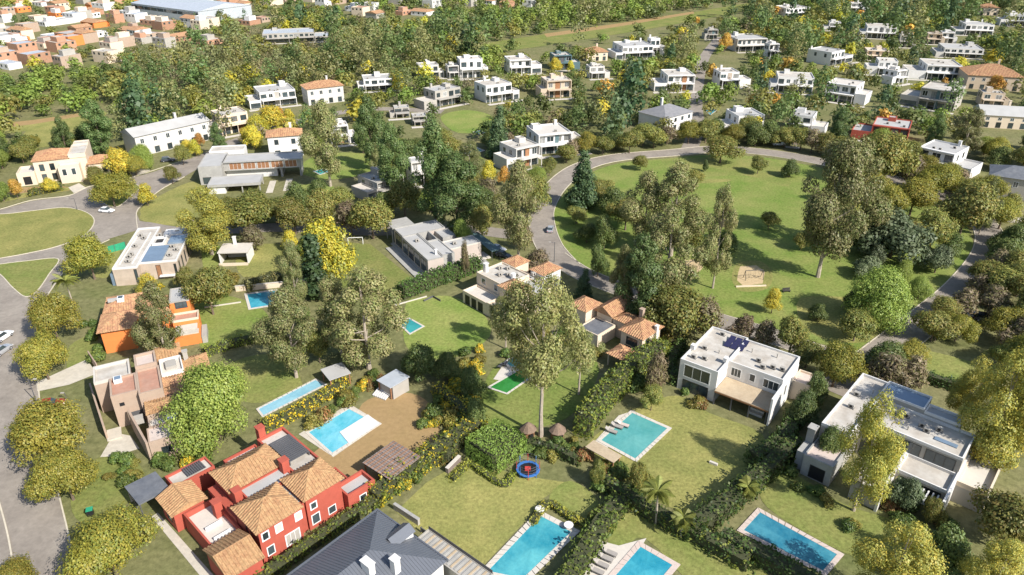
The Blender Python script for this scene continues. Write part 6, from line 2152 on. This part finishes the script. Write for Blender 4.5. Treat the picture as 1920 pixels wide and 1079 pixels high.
# ------------------------------------------------------------ the woods and street trees between the far houses
SC = random.Random(23)
cellsz = 9.0
grid = {}
for o, k, x, y, h_ in PLANTS:
    grid.setdefault((int(x // cellsz), int(y // cellsz)), []).append((x, y, 4.0))
rgrid = {}
for x, y, hw in ROADP:
    rgrid.setdefault((int(x // 12), int(y // 12)), []).append((x, y, hw))
cbb = [(min(p[0] for p in P), min(p[1] for p in P), max(p[0] for p in P), max(p[1] for p in P), P) for P in CLEAR]
fgrid = {}
for x, y, r in FOOT:
    fgrid.setdefault((int(x // 40), int(y // 40)), []).append((x, y, r))
cand = []
for r_ in ((1030, 58, 1160, 88), (1160, 42, 1260, 70), (1260, 24, 1330, 52), (1330, 8, 1400, 36), (930, 80, 1030, 100), (826, 205, 922, 245), (1305, 85, 1395, 122), (560, 288, 700, 336), (462, 196, 562, 276), (1722, 140, 1760, 150)):
    VIS.append((*r_, G(r_[0], r_[1])[1], 0.97))
for t in range(26000):
    y = 186 + (770 - 186) * (SC.random() ** 0.62)
    xw = (y * cT + H * sT) * 0.72
    x = SC.uniform(-xw, xw)
    px, py = proj(x, y)
    if py > 440:
        continue
    town = py < 118 - px * 0.13 + (0 if px < 560 else -60) and px < 900
    if town and SC.random() < 0.72:
        continue
    # what grows where
    u = SC.random()
    if px < 230 and 140 < py < 262:
        kind = 'green' if u < .6 else 'olive' if u < .8 else 'dark'
    elif 820 < px < 1290 and py < 62 and not town:
        kind = 'green' if u < .55 else 'dark' if u < .8 else 'euc'
    elif 150 < px < 760 and 70 < py < 185:
        kind = 'euc' if u < .3 else 'olive' if u < .52 else 'bare' if u < .68 else 'eucd' if u < .85 else 'dark' if u < .95 else 'gold'
    elif px > 1000 and py < 280:
        kind = 'dark' if u < .27 else 'olive' if u < .42 else 'green' if u < .52 else 'pine' if u < .62 else 'eucd' if u < .80 else 'euc' if u < .90 else 'gold' if u < .945 else 'orange' if u < .965 else 'bare'
    else:
        kind = 'olive' if u < .24 else 'dark' if u < .42 else 'eucd' if u < .56 else 'euc' if u < .64 else 'green' if u < .78 else 'pine' if u < .86 else 'street' if u < .93 else 'gold' if u < .955 else 'bare'
    tall = kind in ('euc', 'eucd', 'eucy', 'pine')
    h_ = SC.uniform(12, 22) if tall else SC.uniform(4.5, 9.5)
    if town:
        h_ = SC.uniform(5, 9)
    sep = 5.0 if tall else 5.4
    gx, gy = int(x // cellsz), int(y // cellsz)
    if any((x - a) ** 2 + (y - b) ** 2 < ((sep + q) / 2 + 1.0) ** 2 for i in (-1, 0, 1) for j in (-1, 0, 1) for a, b, q in grid.get((gx + i, gy + j), ())):
        continue
    if any((x - a) ** 2 + (y - b) ** 2 < (hw + 1.6) ** 2 for i in (-1, 0, 1) for j in (-1, 0, 1) for a, b, hw in rgrid.get((int(x // 12) + i, int(y // 12) + j), ())):
        continue
    if any((x - a) ** 2 + (y - b) ** 2 < (q + (1.2 if town else 2.2)) ** 2 for i in (-1, 0, 1) for j in (-1, 0, 1) for a, b, q in fgrid.get((int(x // 40) + i, int(y // 40) + j), ())):
        continue
    if any(a <= x <= c and b <= y <= d and inside(P, x, y) for a, b, c, d, P in cbb):
        continue
    # keep the houses in sight
    tp = proj(x, y, h_)
    hw = ppm(x, y) * (3.6 if not tall else 4.0) * h_ / (9 if not tall else 20)
    bad = False
    for (a, b, c, d, dist, pr) in VIS:
        if dist > y - 2 and a - hw * .8 < px < c + hw * .8 and tp[1] < d - (d - b) * 0.16 and py > b:
            if SC.random() < (pr if not town else 0.85):
                bad = True
                break
    if bad:
        continue
    grid.setdefault((gx, gy), []).append((x, y, sep))
    cand.append((y, x, kind, h_, SC.uniform(.85, 1.2)))
cand.sort()
n_ind = max(0, 296 - sum(1 for o in bpy.data.objects if o.get('category') == 'tree'))
for y, x, kind, h_, wf in cand[:n_ind]:
    plant(kind, x, y, h_, wf)
VV, CC = [], []
rg = np.random.default_rng(9)
for y, x, kind, h_, wf in cand[n_ind:]:
    V, co, Ht = LOWRES[kind]
    a = rg.uniform(0, 6.28)
    s = h_ / Ht
    M = np.array([[math.cos(a) * s * wf, -math.sin(a) * s * wf, 0], [math.sin(a) * s * wf, math.cos(a) * s * wf, 0], [0, 0, s]])
    step = 1 if y < 420 else 2
    v = V[::step] @ M.T
    if step == 2:
        c_ = v.mean(axis=1, keepdims=True)
        v = c_ + (v - c_) * 1.35
    v *= 1.12
    VV.append(v + np.array([x, y, 0]))
    CC.append(co[::step] * rg.uniform(.75, 1.25) * np.array([rg.uniform(.9, 1.12), 1, 1]))
print('scatter', len(cand), 'individual', n_ind, 'quads', sum(len(v) for v in VV))
o = link('distant_woodland', leaf_mesh('distant_woodland', np.concatenate(VV), np.concatenate(CC)))
o['kind'] = 'stuff'
o['label'] = 'mass of distant trees between the far houses'

# ------------------------------------------------------------ labels that tell plants and town houses apart
def relation(x, y, lx, ly):
    dx, dy = x - lx, y - ly
    if abs(dx) > abs(dy) * 0.8:
        return 'right of' if dx > 0 else 'left of'
    return 'behind' if dy > 0 else 'in front of'


def auto_label(o, base, x, y):
    near = sorted(LAND, key=lambda l: (l[1] - x) ** 2 + (l[2] - y) ** 2)
    near = [l for l in near if l[3] is not o and getattr(l[3], 'o', None) is not o][:9]
    opts = []
    for l in near[:9]:
        opts.append('%s %s %s' % (base, relation(x, y, l[1], l[2]), l[0]))
    for i in range(len(near)):
        for j in range(i + 1, len(near)):
            a, b = near[i], near[j]
            opts.append('%s %s %s and %s %s' % (base, relation(x, y, a[1], a[2]), a[0], relation(x, y, b[1], b[2]), b[0]))
    opts = [q for q in opts if len(q.split()) <= 16] or opts[:1]
    for q in opts:
        if q not in USED:
            tag(o, q, None)
            return
    tag(o, opts[-1], None)
    o['shared'] = 1


for o, kind, x, y, h_ in PLANTS:
    small = o['category'] == 'shrub'
    base = KIND[kind][0]
    if small:
        base = ('low ' if h_ < 1.5 else 'large ' if h_ > 2.1 else '') + base
    else:
        base = ('small ' if h_ < 6 else 'very tall ' if h_ > 20 else 'tall ' if h_ > 12 else '') + base
    auto_label(o, base, x, y)
for o, base, x, y in LATER:
    auto_label(o, base, x, y)
for o in bpy.data.objects:
    if 'shared' in o:
        del o['shared']
